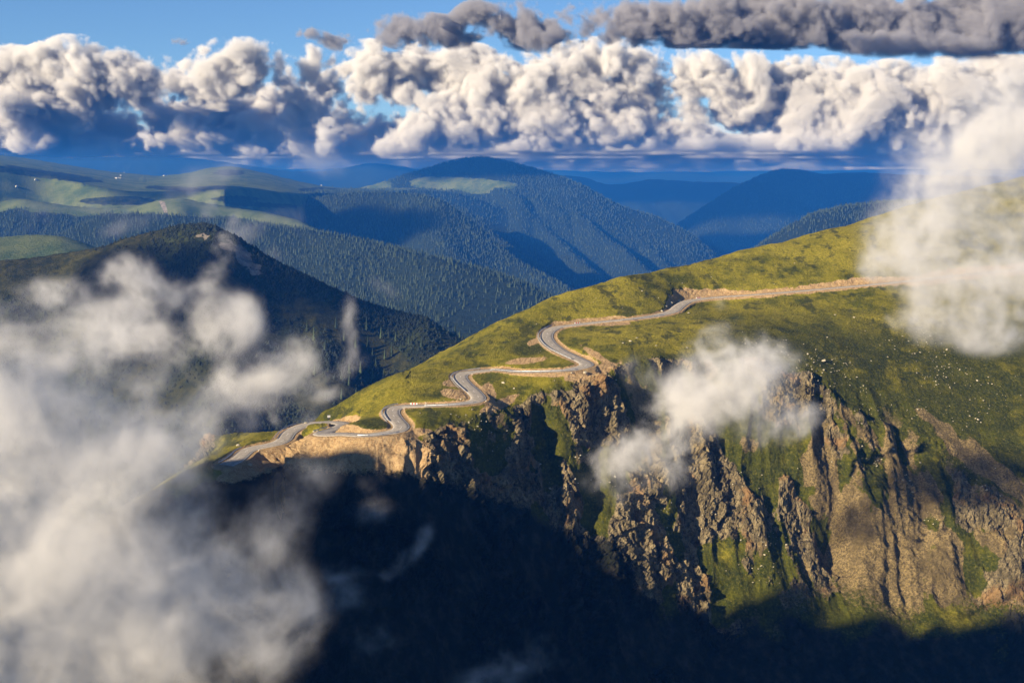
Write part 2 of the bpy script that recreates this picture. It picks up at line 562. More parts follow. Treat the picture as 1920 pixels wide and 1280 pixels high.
# the shadowing hill outside the picture on the left: its crest lies where the sun rays that graze the shadow's edge come from
SHADOW_EDGE = [(520, 868), (600, 840), (750, 848), (900, 890), (1050, 948), (1150, 976), (1195, 1026), (1260, 1095), (1340, 1120), (1430, 1200), (1510, 1060), (1590, 1210), (1660, 1110), (1740, 1230), (1840, 1140), (1990, 1190)]
def on_base(px, py):
    u, v = uv(px, py)
    d = np.arange(300, 700, .5)
    k = np.argmax(v * d < bil(base, u * d, d, GX0, GY0, GS))
    return np.array([u * d[k], d[k], v * d[k]])
HILL = np.array([on_base(*p) + TO_SUN * np.interp(p[0], [600, 1990], [420, 760]) for p in SHADOW_EDGE])
print(HILL.round())
HILL = np.concatenate([[HILL[0] + (-110, -75, -60)], [HILL[0] + (-40, -32, -10)], HILL])
HS = smooth_path(HILL, 4.0, 2)

def near_height(x, y):
    h = bil(base, x, y, GX0, GY0, GS)
    und = fbm(x / 60, y / 60, octaves=4, seed=3) * 7 + fbm(x / 14, y / 14, octaves=3, seed=9) * 1.1
    rd, rzz = road_info(x, y)
    h = h + und * np.clip((rd - 8) / 30, 0, 1) * .55
    far = np.clip((np.abs(x) - 330) / 200, 0, 1)
    floor = -330 + 25 * fbm(x / 150, y / 150, octaves=3, seed=21)
    h = np.maximum(h, floor)
    # cut and fill beside the road
    k = 1.15
    lim = np.maximum(rd - (ROAD_W + 1.3), 0)
    near = rd < RR - 1
    wob = 1 + .35 * perlin(x / 5, y / 5, seed=77)
    cut = np.where(near, np.clip(h, rzz - .75 * lim * wob, rzz + k * lim * wob), h)
    fade = sstep(RR - 2, RR - 10, rd)
    h2 = cut * fade + h * (1 - fade)
    ppx, ppy = project(np.stack([x, y, h2], -1))
    moved = np.where(near, np.clip(np.abs(h2 - h) / .8, 0, 1), 0)
    earth = np.maximum(np.clip(moved * 1.1 - .25 + .5 * perlin(x / 6, y / 6, seed=78), 0, 1), sstep(6.0, 4.2, rd))
    e_n = .5 * fbm(x / 9, y / 9, octaves=3, seed=79)
    for (a, b, ra, rb, sl) in ((1105, 708, 62, 17, -.45), (1122, 668, 34, 7, .6), (1010, 700, 60, 8, 0), (925, 768, 46, 14, -.5), (916, 740, 14, 26, .35), (850, 738, 30, 10, .15), (985, 676, 42, 6, -.1), (760, 815, 60, 12, -.15),
                               (690, 826, 110, 14, 0), (600, 832, 60, 12, -.3), (668, 806, 42, 8, .25), (640, 790, 30, 8, -.3), (1000, 641, 14, 6, -.3), (850, 718, 22, 8, 0), (1330, 556, 40, 4, -.1), (1130, 606, 60, 5, 0), (1600, 540, 110, 2.5, -.1)):
        q_ = np.hypot((ppx - a) / ra, (ppy - b - sl * (ppx - a)) / rb)
        earth = np.maximum(earth, sstep(1.25, .6, q_ - e_n) * (y < 1000))
    return h2, earth, rd

def adaptive_rows(cols_px, d0, d1, height, nrow, nfine, lin=.25):
    """Rows at equal steps on the retina along each sight column, so that the mesh is as fine as the picture everywhere."""
    u, _ = uv(cols_px, np.full(len(cols_px), 640.0))
    u = (cols_px - 960) / F / math.cos(PITCH)
    df = np.exp(np.linspace(math.log(d0), math.log(d1), nfine))
    D = np.repeat(df[None], len(cols_px), 0)
    H = height(D * u[:, None], D)
    _, py = project(np.stack([D * u[:, None], D, H], -1))
    vis = np.abs(np.diff(py, axis=1))
    inside = ((py[:, 1:] < 1330) & (py[:, 1:] > 150))
    run = np.minimum.accumulate(py, axis=1)                     # hidden ground gets fewer rows
    seen = (py[:, 1:] <= run[:, :-1] + 6)
    w = vis * np.where(inside, 1, .15) * np.where(seen, 1, .25) + 1e-3
    w = np.minimum(w, np.percentile(w, 99.7))
    w = w / w.sum(1, keepdims=True) * (1 - lin) + lin / (nfine - 1)
    ker = np.hanning(9); ker /= ker.sum()                       # neighbouring columns agree
    pad = np.pad(w, ((4, 4), (0, 0)), mode='edge')
    w = sum(ker[k] * pad[k:k + len(w)] for k in range(9))
    cs = np.concatenate([np.zeros((len(w), 1)), np.cumsum(w, 1)], 1)
    cs /= cs[:, -1:]
    t = np.linspace(0, 1, nrow)
    R = np.stack([np.interp(t, cs[i], df) for i in range(len(cs))])
    return R * u[:, None], R

cols = np.concatenate([np.arange(-900, -150, 25.0), np.arange(-150, 2080, 2.0), np.arange(2080, 2500, 20.0)])
X, Y = adaptive_rows(cols, 120.0, 1150.0, lambda x, y: near_height(x, y)[0], 640, 620, .16)
Z, earth, rd = near_height(X, Y)
P = np.stack([X, Y, Z], -1)
def grid_normals(P):
    n = np.cross(np.gradient(P, axis=0), np.gradient(P, axis=1))
    n /= np.linalg.norm(n, axis=-1, keepdims=True) + 1e-9
    n[n[..., 2] < 0] *= -1
    return n
# normals of the smooth base give the direction of the relief
def base_normals(x, y, e=5.0):
    f = lambda a, b: bil(base, a, b, GX0, GY0, GS)
    n = np.stack([-(f(x + e, y) - f(x - e, y)) / (2 * e), -(f(x, y + e) - f(x, y - e)) / (2 * e), np.ones_like(x)], -1)
    return n / np.linalg.norm(n, axis=-1, keepdims=True)
N = base_normals(X, Y)
PX, PY = project(P)
steep = sstep(.86, .68, N[..., 2]) * (rd > 3) * sstep(5, 13, rd) * (X > -330)
x, y, z = X, Y, Z
# ribs and gullies down the fall line
warp = fbm(x / 40, z / 60, octaves=3, seed=31) * 14
rib = fbm((x + warp) / 26, z / 150, octaves=3, seed=41, ridged=True)
amp = np.interp(PX, [400, 800, 1200, 1500, 1900], [4, 5.0, 6.0, 7.5, 7.0])
disp = steep * amp * (rib - .45)
# the two large gullies on the right
def gully(pts, width, depth):
    gp = np.array(pts, float)
    cx = np.interp(PY, gp[:, 1], gp[:, 0]) + 14 * perlin(PY / 60, PX * 0 + width, seed=5)
    s = (PX - cx) / width
    prof = np.where(s < 0, np.exp(-(s * .55) ** 2), np.exp(-(s * 1.6) ** 2))
    return -depth * prof * sstep(gp[0, 1], gp[0, 1] + 130, PY) * (PY < 1500)
disp += steep * gully([(1560, 870), (1568, 1000), (1580, 1150), (1600, 1400)], 60, 17)
disp += steep * gully([(1680, 960), (1690, 1060), (1720, 1180), (1740, 1400)], 46, 12)
disp += steep * gully([(1840, 1000), (1830, 1100), (1860, 1250), (1880, 1400)], 50, 12)
disp += steep * gully([(1010, 720), (1020, 800), (1040, 900), (1060, 1100)], 22, 4.5)
disp += steep * gully([(1145, 690), (1135, 760), (1120, 860), (1115, 1000)], 20, 4)
disp += steep * gully([(1340, 860), (1330, 950), (1350, 1100), (1370, 1300)], 36, 5)
# outcrops: angular blocks where a noise says so, turf between them
oc = fbm((x + warp * .4) / 17, y / 30, z / 34, octaves=4, seed=51)
rightness = sstep(1500, 1600, PX) * sstep(1800, 1730, PX - .35 * (PY - 900))
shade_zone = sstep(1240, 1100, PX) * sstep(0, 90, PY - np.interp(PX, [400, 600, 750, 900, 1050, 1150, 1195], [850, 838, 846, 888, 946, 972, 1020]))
oc_m = sstep(-.06, .12, oc + .12 * rib - .085 + .12 * sstep(850, 1000, PY) * (1 - rightness) - .25 * rightness - .14 * shade_zone)
oc_m *= steep
v1, j1 = cells(x / 5.2 + warp * .05, y / 5.2, z / 8.5, seed=3)
v2, j2 = cells(x / 2.0, y / 2.0, z / 3.2, seed=8)
v3, j3 = cells(x / .9, y / .9, z / 1.4, seed=12)
block = 2.3 * v1 + 1.1 * v2 + .5 * v3 - .5 * sstep(.14, 0, j1) - .30 * sstep(.16, 0, j2)
disp += oc_m * (1.5 + block) * (1 - .6 * rightness)
disp += steep * rightness * 3.2 * (fbm((x + .5 * z) / 13, y / 13, z / 30, octaves=4, seed=95, ridged=True) - .3)
disp += steep * (1.5 * fbm(x / 7, y / 7, z / 11, octaves=4, seed=61) + .35 * fbm(x / 1.6, y / 1.6, z / 2, octaves=3, seed=67))
# scree chutes on the right and below
scree = steep * sstep(.06, .24, 1.5 * fbm((x + warp) / 20, y / 40, z / 55, octaves=5, seed=71) + .36 * rightness * sstep(780, 860, PY) * sstep(1120, 1000, PY) + .12 * sstep(950, 1100, PY) - .06)
for (a, b, w_, sl) in ((1800, 840, 26, .75), (1860, 870, 18, .8), (1900, 960, 22, .8), (1760, 800, 14, .7)):
    t_ = PX - a
    scree = np.maximum(scree, .95 * sstep(1.2, .4, np.abs(PY - b - sl * t_ + 14 * perlin(PX / 30, PY / 30, seed=int(a))) / w_) * sstep(-70, -20, t_) * sstep(190, 100, t_))
tuss = fbm(x / 2.6, y / 2.6, octaves=3, seed=81)
disp += (1 - steep) * sstep(4.5, 9, rd) * (.35 * tuss + .5 * fbm(x / 9, y / 9, octaves=2, seed=83))
disp += earth * sstep(4.6, 6.5, rd) * .45 * fbm(x / 1.5, y / 1.5, z / 1.5, octaves=3, seed=85)
P2 = P + N * disp[..., None]
dark = np.clip(shade_zone * steep * 1.2 + .85 * sstep(1110, 1230, PY + .22 * np.maximum(1400 - PX, 0) + 60 * perlin(PX / 60, PY / 60, seed=91)), 0, 1)  # colour mask that deepens the cast shadow, laid along its edge
earth = earth * (1 - .85 * steep * sstep(780, 830, PX))
rock = np.clip(oc_m * 1.1, 0, 1) * (1 - .75 * scree * rightness)
lush = np.clip(steep * .9 + sstep(1250, 1420, PX) * sstep(560, 640, PY) * .75 + .35 * sstep(1150, 1330, PX) * sstep(600, 680, PY), 0, 1)
# bright green pockets inside the hairpins
for (a, b, ra, rb) in ((812, 735, 45, 14), (990, 655, 40, 16), (700, 795, 40, 14), (1000, 860, 60, 60)):
    lush = np.maximum(lush, sstep(1.2, .5, np.hypot((PX - a) / ra, (PY - b) / rb)))
M_SLOPE = slope_material()
hx, hy = np.meshgrid(np.arange(-760, -60, 4.0), np.arange(-60, 470, 4.0), indexing='ij')
hh = np.full(hx.shape, -330.0)
for p in HS:
    hh = np.maximum(hh, p[2] - 2.8 * np.hypot(hx - p[0], hy - p[1]))
west = np.interp(hy, HILL[::-1, 1][np.argsort(HILL[::-1, 1])], HILL[::-1, 0][np.argsort(HILL[::-1, 1])])
hh = hh - 3.0 * (fbm(hx / 40, hy / 40, octaves=4, seed=33) + .2)
hh = np.where(hx / np.maximum(hy, 1) > -.43, np.minimum(hh, -300), hh)
mesh_np('mountainside', np.stack([hx, hy, hh], -1).reshape(-1, 3), grid_quads(*hx.shape), None, M_SLOPE, None, True,
        dict(rock=hx * 0 + .3, scree=hx * 0, earth=hx * 0, lush=hx * 0 + .6, dark=hx * 0))['kind'] = 'structure'
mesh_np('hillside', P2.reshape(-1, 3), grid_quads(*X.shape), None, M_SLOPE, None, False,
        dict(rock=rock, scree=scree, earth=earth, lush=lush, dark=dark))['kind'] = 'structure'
print('near', round(time.time() - T0, 1))


# ------------------------------------------------------------------ the hills and mountains behind, ridge after ridge
def L(crest, dist, s, sb=.5, rib=(0, 400, 0.0), r=60, kind='forest', und=(6, 300), lim=9e9):
    c = np.array(crest, float)
    q = np.arange(c[0, 0], c[-1, 0] + 1, 4.0)
    h = np.interp(q, c[:, 0], c[:, 1])
    sm = lambda v, n: np.convolve(np.pad(v, n, mode='edge'), np.hanning(2 * n + 3)[1:-1] / np.hanning(2 * n + 3).sum(), 'valid')
    h1 = sm(h, 4)
    return dict(wide=sm(h1, 45), q=q, h=h1, c=c, D=np.array(dist, float), s=s, sb=sb, rib=rib, r=r, kind=kind, und=und, lim=lim)
LAYERS = [
    L([(-400, 500), (0, 487), (60, 482), (130, 472), (200, 460), (240, 445), (290, 432), (345, 421), (390, 420), (430, 437), (480, 468), (530, 496), (560, 509), (620, 538),
       (691, 569), (740, 583), (800, 595), (845, 625), (890, 645), (1000, 700)], [(-400, 1500), (345, 1450), (900, 1330)], .62, .7, (26, 190, -.25), 30, 'hill', (5, 120)),
    L([(-400, 450), (0, 444), (60, 439), (110, 441), (150, 452), (200, 470), (300, 520), (500, 600)], [(0, 2300)], .35, .5, (0, 300, 0), 80, 'pasture', (5, 200), 500),
    L([(-400, 380), (0, 378), (40, 372), (130, 386), (200, 392), (250, 388), (300, 374), (340, 371), (380, 380), (430, 388), (500, 398), (560, 412), (640, 450), (760, 500)],
      [(0, 3900), (640, 3500)], .50, .10, (40, 300, .1), 90, 'forest_edge'),
    L([(-400, 370), (0, 362), (30, 357), (55, 362), (90, 366), (140, 390), (200, 420)], [(0, 4300)], .3, .4, (0, 300, 0), 60, 'pasture', (5, 200), 250),
    L([(-400, 285), (0, 290), (60, 298), (120, 308), (200, 321), (300, 330), (350, 325), (400, 313), (440, 312), (500, 325), (560, 340), (600, 348), (640, 353),
       (700, 352), (780, 352), (860, 358), (950, 390)], [(0, 7000), (900, 6300)], .030, .3, (0, 500, 0), 60, 'plateau', (16, 520), ([0, 420, 560, 640, 760, 950], [2900, 2700, 1900, 900, 420, 250])),
    L([(200, 400), (300, 402), (430, 410), (500, 420), (560, 428), (600, 434), (654, 443), (700, 453), (747, 464), (780, 474), (841, 486), (916, 507), (972, 526), (1010, 545),
       (1040, 559), (1100, 590), (1200, 640)], [(300, 3250), (560, 3050), (1040, 2550)], .55, .45, (95, 380, .35), 70, 'forest'),
    L([(330, 462), (390, 438), (440, 418), (520, 388), (560, 377), (597, 370), (640, 363), (672, 360), (747, 360), (804, 367), (834, 376), (871, 403), (905, 430), (935, 459), (972, 489), (1029, 520), (1080, 548), (1200, 600)],
      [(440, 4900), (747, 4700), (1080, 3700)], .48, .8, (150, 480, .45), 80, 'forest'),
    L([(600, 372), (700, 345), (740, 334), (790, 318), (840, 303), (880, 295), (910, 293), (950, 302), (1000, 315), (1060, 333), (1100, 350), (1140, 374), (1180, 391), (1230, 405), (1270, 424),
       (1300, 440), (1340, 475), (1400, 520)], [(600, 7000), (900, 7000), (1340, 5900)], .45, .5, (130, 600, .28), 110, 'mountain'),
    L([(900, 362), (940, 352), (965, 360), (985, 374), (1005, 402), (1030, 432), (1060, 458), (1090, 486), (1130, 520), (1180, 560)], [(900, 6600), (1000, 6100), (1180, 4750)], .50, .75, (60, 420, .3), 50, 'forest', (10, 200)),
    L([(1040, 372), (1075, 388), (1110, 420), (1140, 446), (1175, 468), (1210, 500), (1260, 545)], [(1040, 6350), (1260, 4900)], .50, .75, (60, 420, .3), 50, 'forest', (10, 200)),
    L([(1130, 386), (1165, 408), (1195, 440), (1225, 470), (1262, 500), (1300, 540)], [(1130, 6400), (1300, 5200)], .50, .75, (50, 420, .3), 50, 'forest', (10, 200)),
    L([(840, 378), (870, 388), (900, 412), (940, 448), (990, 482), (1030, 505), (1080, 540)], [(840, 5600), (1080, 4600)], .50, .75, (60, 420, .3), 50, 'forest', (10, 200)),
    L([(1300, 520), (1380, 490), (1450, 440), (1520, 401), (1580, 386), (1640, 380), (1800, 372), (1950, 380), (2300, 420)], [(1400, 3900), (1900, 4200)], .45, .5, (40, 380, .2), 80, 'forest'),
    L([(1180, 480), (1230, 445), (1270, 420), (1320, 386), (1370, 355), (1420, 329), (1460, 316), (1500, 317), (1540, 325), (1620, 323), (1700, 327), (1920, 332), (2300, 360)],
      [(1200, 8800), (1920, 9500)], .42, .5, (50, 900, .3), 150, 'wood'),
    L([(900, 380), (1000, 345), (1060, 328), (1100, 333), (1140, 347), (1170, 344), (1220, 335), (1300, 340), (1380, 341), (1420, 350), (1500, 365), (1700, 390)], [(900, 12800)], .35, .5, (60, 1200, 0), 150, 'wood'),
    L([(-400, 285), (0, 288), (120, 296), (300, 292), (400, 300), (520, 318), (600, 322), (700, 304), (760, 312), (850, 330), (1000, 352)], [(-400, 12500), (1000, 12500)], .3, .5, (60, 1200, 0), 150, 'wood'),
    L([(-400, 318), (600, 316), (900, 317), (1100, 320), (1170, 322), (1400, 320), (1700, 317), (2300, 316)], [(0, 23000)], .25, .3, (40, 2000, 0), 150, 'wood'),
]
KINDS = ['floor', 'hill', 'pasture', 'forest_edge', 'plateau', 'forest', 'mountain', 'wood']
def far_height(x, y, full=False, rough=False):
    u = x / y
    px = 960 + u * F * math.cos(PITCH) * 1.0
    H = np.full(x.shape, -620.0) + 40 * fbm(x / 900, y / 900, octaves=3, seed=101)
    K = np.zeros(x.shape, np.int8)
    DROP = np.full(x.shape, 500.0)
    SEL = np.zeros(x.shape, np.int8)
    for li, l in enumerate(LAYERS):
        # the column a crest point stands in depends a little on its height; one correction step is enough
        pp = px
        for _ in range(2):
            py = np.interp(pp, l['q'], l['h']) + .45 * np.maximum(pp - l['c'][-1, 0], 0) + .45 * np.maximum(l['c'][0, 0] - pp, 0)
            fwd = math.cos(PITCH) + (340 - py) / F * -math.sin(PITCH)
            pp = 960 + F * u / fwd
        D = np.interp(pp, l['D'][:, 0], l['D'][:, 1])
        # a crest wanders in depth
        D = D * (1 + .03 * perlin(pp / 170, pp * 0 + li * 7.3))
        zc = uv(pp, py)[1] * D
        e = D - y
        r = l['r']
        pw = np.interp(pp, l['q'], l['wide']) - np.interp(pp, l['q'], l['h'])
        zc = zc - pw / F * D * sstep(150, 1400, e)
        soft = np.sqrt(e * e + r * r) - r
        lim = np.interp(pp, *l['lim']) if isinstance(l['lim'], tuple) else l['lim']
        z = zc - np.where(e > 0, l['s'], l['sb']) * soft - .55 * np.maximum(e - lim, 0)
        a, wl, ang = l['rib']
        drop = zc - z
        if a and not rough:
            t = (x * math.cos(ang) + y * math.sin(ang)) / wl
            w = fbm(x / wl / 1.7, y / wl / 1.7, octaves=3, seed=110 + li) * .9
            rb = fbm(t + w, (y * math.cos(ang) - x * math.sin(ang)) / wl / 5, octaves=4, seed=130 + li, gain=.42, ridged=True)
            z = z + a * (rb - .35) * sstep(0, 2.2 * a, drop)
        ua, uw = l['und']
        if not rough:
            z = z + ua * fbm(x / uw, y / uw, octaves=4, seed=150 + li) * sstep(0, 4 * ua, drop + ua)
        m = z > H
        H = np.where(m, z, H)
        K = np.where(m, KINDS.index(l['kind']), K)
        SEL = np.where(m, li, SEL)
        DROP = np.where(m, drop, DROP)
    return (H, K, DROP, SEL) if full else H

fc = np.concatenate([np.arange(-420, -60, 12.0), np.arange(-60, 1990, 2.1), np.arange(1990, 2360, 12.0)])
FX, FY = adaptive_rows(fc, 880.0, 25500.0, lambda a, b: far_height(a, b, rough=True), 430, 700, .16)
FZ, FK, FDROP, FSEL = far_height(FX, FY, True)
FPX, FPY = project(np.stack([FX, FY, FZ], -1))
kk = lambda n: (FK == KINDS.index(n)).astype(float)
nz = fbm(FX / 260, FY / 260, octaves=4, seed=171)
forest = kk('forest') + kk('wood') + kk('floor')
fe = kk('forest_edge')
forest = np.maximum(forest, fe * sstep(16, 34, FDROP + 40 * nz - 30 * ((FPX > 290) & (FPX < 400))))
mt = kk('mountain')
meadow = mt * sstep(1.15, .75, np.hypot((FPX - 868 - (FPY - 345) * 1.2) / 105, (FPY - 347 + 10 * nz) / 17)) + mt * sstep(770, 700, FPX) * sstep(328, 345, FPY)
forest = np.maximum(forest, mt * (1 - np.clip(meadow, 0, 1)))
pl = kk('plateau')
cloud_shadow = np.zeros(FX.shape)  # cloud shadows on the plateau, painted in as dark patches
for (a, b, ra, rb_, sl) in ((70, 325, 120, 8, .12), (225, 377, 75, 8, .0), (440, 373, 50, 5, 0), (490, 384, 70, 5, .05), (430, 324, 30, 5, 0), (600, 356, 40, 4, 0), (330, 354, 60, 4, .05)):
    cloud_shadow = np.maximum(cloud_shadow, sstep(1.2, .8, np.hypot((FPX - a) / ra, (FPY - b - sl * (FPX - a)) / rb_) + .5 * nz))
cloud_shadow *= pl
forest = np.maximum(forest, cloud_shadow * .0 + pl * sstep(520, 640, FPX) * sstep(352, 362, FPY + 12 * nz))
hill = kk('hill')
shrub_and_shadow = hill * np.clip(.72 + 1.2 * fbm(FX / 90, FY / 90, octaves=4, seed=177), 0, 1)
shrub_and_shadow *= 1 - .9 * sstep(300, 120, FPX) * sstep(60, 10, FDROP)
for (a, b, ra, rb_) in ((600, 590, 40, 16), (690, 650, 60, 22), (640, 735, 70, 20), (520, 640, 50, 10), (600, 765, 60, 16)):
    shrub_and_shadow *= 1 - hill * .95 * sstep(1.3, .6, np.hypot((FPX - a) / ra, (FPY - b - .45 * (FPX - a)) / rb_) - .8 * nz)
shrub_and_shadow = np.maximum(shrub_and_shadow, cloud_shadow)  # painted cloud shadows share the colour of the shrubs
nf = fbm(FX / 34, FY / 34, FZ / 34, octaves=4, seed=197)
frock = hill * .8 * sstep(1.3, .4, np.hypot((FPX - 452 - (FPY - 480) * .95) / 30, (FPY - 482) / 46) + 2.2 * np.abs(nf) - .1)
frock = np.maximum(frock, hill * .7 * sstep(1.2, .6, np.hypot((FPX - 375 - (FPY - 440) * 1.5) / 34, (FPY - 440) / 13) + 3.0 * np.abs(nf)))
frock = np.maximum(frock, fe * .8 * sstep(.18, .3, fbm((FX + .35 * FY) / 45, FY / 700, octaves=3, seed=191)) * sstep(1.2, .6, np.hypot((FPX - 310) / 45, (FPY - 392) / 18)))
frock = np.maximum(frock, mt * sstep(.30, .42, fbm(FX / 120, FZ / 60, octaves=4, seed=193)) * sstep(390, 430, FPY) * .8)
shrub_and_shadow *= 1 - np.clip(frock, 0, 1)
M_FAR = far_material()
mesh_np('mountains', np.stack([FX, FY, FZ], -1).reshape(-1, 3), grid_quads(*FX.shape), None, M_FAR, None, True,
        dict(forest=forest, shrub_and_shadow=shrub_and_shadow, rock=frock, heath=hill))['kind'] = 'structure'
print('far', round(time.time() - T0, 1))

# ------------------------------------------------------------------ conifer forest on the far slopes, far too many to count
def scatter(w, n):
    """n random points on the far terrain, by weight per grid cell."""
    cw = w.ravel() / w.sum()
    k = rng.choice(len(cw), n, p=cw)
    i, j = np.divmod(k, w.shape[1])
    a, b = rng.random(n), rng.random(n)
    G = np.stack([FX, FY, FZ], -1)
    return (G[i, j] * ((1 - a) * (1 - b))[:, None] + G[i + 1, j] * (a * (1 - b))[:, None] + G[i, j + 1] * ((1 - a) * b)[:, None] + G[i + 1, j + 1] * (a * b)[:, None])
E1 = np.stack([np.diff(FX, axis=0)[:, :-1], np.diff(FY, axis=0)[:, :-1]], -1)
E2 = np.stack([np.diff(FX, axis=1)[:-1], np.diff(FY, axis=1)[:-1]], -1)
area = np.abs(E1[..., 0] * E2[..., 1] - E1[..., 1] * E2[..., 0])
run = np.minimum.accumulate(FPY, axis=1)
seen = (FPY <= np.concatenate([np.full((len(FPY), 1), 9e9), run[:, :-1]], 1) + 5)
inview = (FPX > -60) & (FPX < 1980) & (FPY < 1100)
cen = lambda a: (a[:-1, :-1] + a[1:, 1:]) / 2
dens = area * np.clip(cen(forest) - .25, 0, 1) * cen((seen & inview).astype(float)) * (cen(FY) < 9000)
spacing = 5.5 * (np.maximum(cen(FY), 2600) / 2600) ** .62
NT_ = int(min((dens / spacing ** 2 * np.clip(.75 + 1.6 * cen(nz), .1, 1.6)).sum(), 210000))
tp = scatter(dens / spacing ** 2 * np.clip(.75 + 1.6 * cen(nz), .1, 1.6), NT_)
tsz = (rng.normal(1.0, .30, NT_)).clip(.4, 1.9) * 8.0 * (np.maximum(tp[:, 1], 2600) / 2600) ** .30
print('trees', NT_)

def cone_instancer(name, pts, size, mat, ratio, sides, tiers, sink=.1):
    me = bpy.data.meshes.new(name)
    me.vertices.add(len(pts))
    pts = np.array(pts, np.float32)
    me.vertices.foreach_set('co', pts.ravel())
    a = me.attributes.new('size', 'FLOAT', 'POINT')
    a.data.foreach_set('value', np.asarray(size, np.float32))
    me.materials.append(mat)
    o = bpy.data.objects.new(name, me)
    COL.objects.link(o)
    g = bpy.data.node_groups.new(name, 'GeometryNodeTree')
    g.interface.new_socket('Geometry', in_out='INPUT', socket_type='NodeSocketGeometry')
    g.interface.new_socket('Geometry', in_out='OUTPUT', socket_type='NodeSocketGeometry')
    nn, ln = g.nodes.new, g.links.new
    gi, go = nn('NodeGroupInput'), nn('NodeGroupOutput')
    jn = nn('GeometryNodeJoinGeometry')
    for (z0, h, r) in tiers:
        c = nn('GeometryNodeMeshCone')
        c.fill_type = 'NONE'
        c.inputs['Vertices'].default_value = sides
        c.inputs['Radius Top'].default_value = 0.0
        c.inputs['Radius Bottom'].default_value = r * ratio
        c.inputs['Depth'].default_value = h
        tr = nn('GeometryNodeTransform')
        tr.inputs['Translation'].default_value = (0, 0, z0 - sink)
        tr.inputs['Rotation'].default_value = (0, 0, z0 * 5)
        ln(c.outputs['Mesh'], tr.inputs['Geometry'])
        ln(tr.outputs[0], jn.inputs[0])
    sm = nn('GeometryNodeSetMaterial')
    sm.inputs['Material'].default_value = mat
    ln(jn.outputs[0], sm.inputs[0])
    ip = nn('GeometryNodeInstanceOnPoints')
    na = nn('GeometryNodeInputNamedAttribute')
    na.data_type = 'FLOAT'
    na.inputs['Name'].default_value = 'size'
    rv = nn('FunctionNodeRandomValue')
    rv.data_type = 'FLOAT_VECTOR'
    rv.inputs[0].default_value = (-.06, -.06, 0)
    rv.inputs[1].default_value = (.06, .06, 6.28)
    ln(gi.outputs[0], ip.inputs['Points'])
    ln(sm.outputs[0], ip.inputs['Instance'])
    ln(na.outputs[0], ip.inputs['Scale'])
    ln(rv.outputs[0], ip.inputs['Rotation'])
    ln(ip.outputs[0], go.inputs[0])
    md = o.modifiers.new('trees', 'NODES')
    md.node_group = g
    o['kind'] = 'stuff'
    return o
cone_instancer('forest', tp, tsz, M_SPRUCE, 1.0, 6, [(0, .62, .21), (.32, .7, .15)])
# dwarf pine and juniper on the dark hill at the left
dsh = area * np.clip(cen(shrub_and_shadow) - .3, 0, 1) * cen(hill) * cen((seen & inview).astype(float))
NS = 42000
sp = scatter(dsh, NS)
cone_instancer('undergrowth', sp, rng.gamma(4, .42, NS).clip(.6, 5), M_SHRUB, 1.6, 6, [(.1, .7, .55), (.3, .9, .3)])

# ------------------------------------------------------------------ air
def volume_material(name, col, dens, aniso=0.0, absorb=(0, 0, 0), attr=None):
    m = bpy.data.materials.new(name)
    m.use_nodes = True
    t = m.node_tree
    t.nodes.clear()
    o = t.nodes.new('ShaderNodeOutputMaterial')
    v = t.nodes.new('ShaderNodeVolumePrincipled')
    v.inputs['Color'].default_value = (*col, 1)
    v.inputs['Density'].default_value = dens
    v.inputs['Anisotropy'].default_value = aniso
    v.inputs['Absorption Color'].default_value = (*absorb, 1)
    v.inputs['Density Attribute'].default_value = attr or ''
    t.links.new(v.outputs[0], o.inputs['Volume'])
    return m
M_HAZE = volume_material('haze', (.018, .140, .56), 1 / 9000, 0.0, (.35, .35, .35))
hz = MB().box((0, 10000, (-800 + 190) / 2), (40000, 36000, 990)).build('haze', M_HAZE)
hz['kind'] = 'stuff'

# ------------------------------------------------------------------ clouds and mist: densities worked out here on a grid, rendered as real volumes
def _bs(t):
    return [(1 - t) ** 3 / 6, (3 * t ** 3 - 6 * t ** 2 + 4) / 6, (-3 * t ** 3 + 3 * t ** 2 + 3 * t + 1) / 6, t ** 3 / 6]
def grid_noise(shape, cell, seed):
    """Smooth random field on a regular grid, lattice spacing of CELL voxels per axis."""
    r = np.random.default_rng(seed)
    n = [int(s / c) + 5 for s, c in zip(shape, cell)]
    a = r.normal(0, 1, n).astype(np.float32)
    for ax in range(3):
        t = (np.arange(shape[ax]) / cell[ax] + r.random()).astype(np.float32)
        i = t.astype(int)
        w = _bs(t - i)
        sh = [1, 1, 1]; sh[ax] = -1
        a = sum(np.take(a, i + k, axis=ax) * w[k].reshape(sh) for k in range(4))
    return a * 2.2
def grid_fbm(shape, cell, seed, octaves=4, gain=.5, billow=False):
    s, amp, tot = 0, 1.0, 0.0
    cell = np.array(cell, float)
    for o in range(octaves):
        n = grid_noise(shape, np.maximum(cell, 1.3), seed + o)
        s = s + amp * (np.abs(n) - .6 if billow else n)
        tot += amp
        amp *= gain
        cell = cell / 2.1
    return s / tot

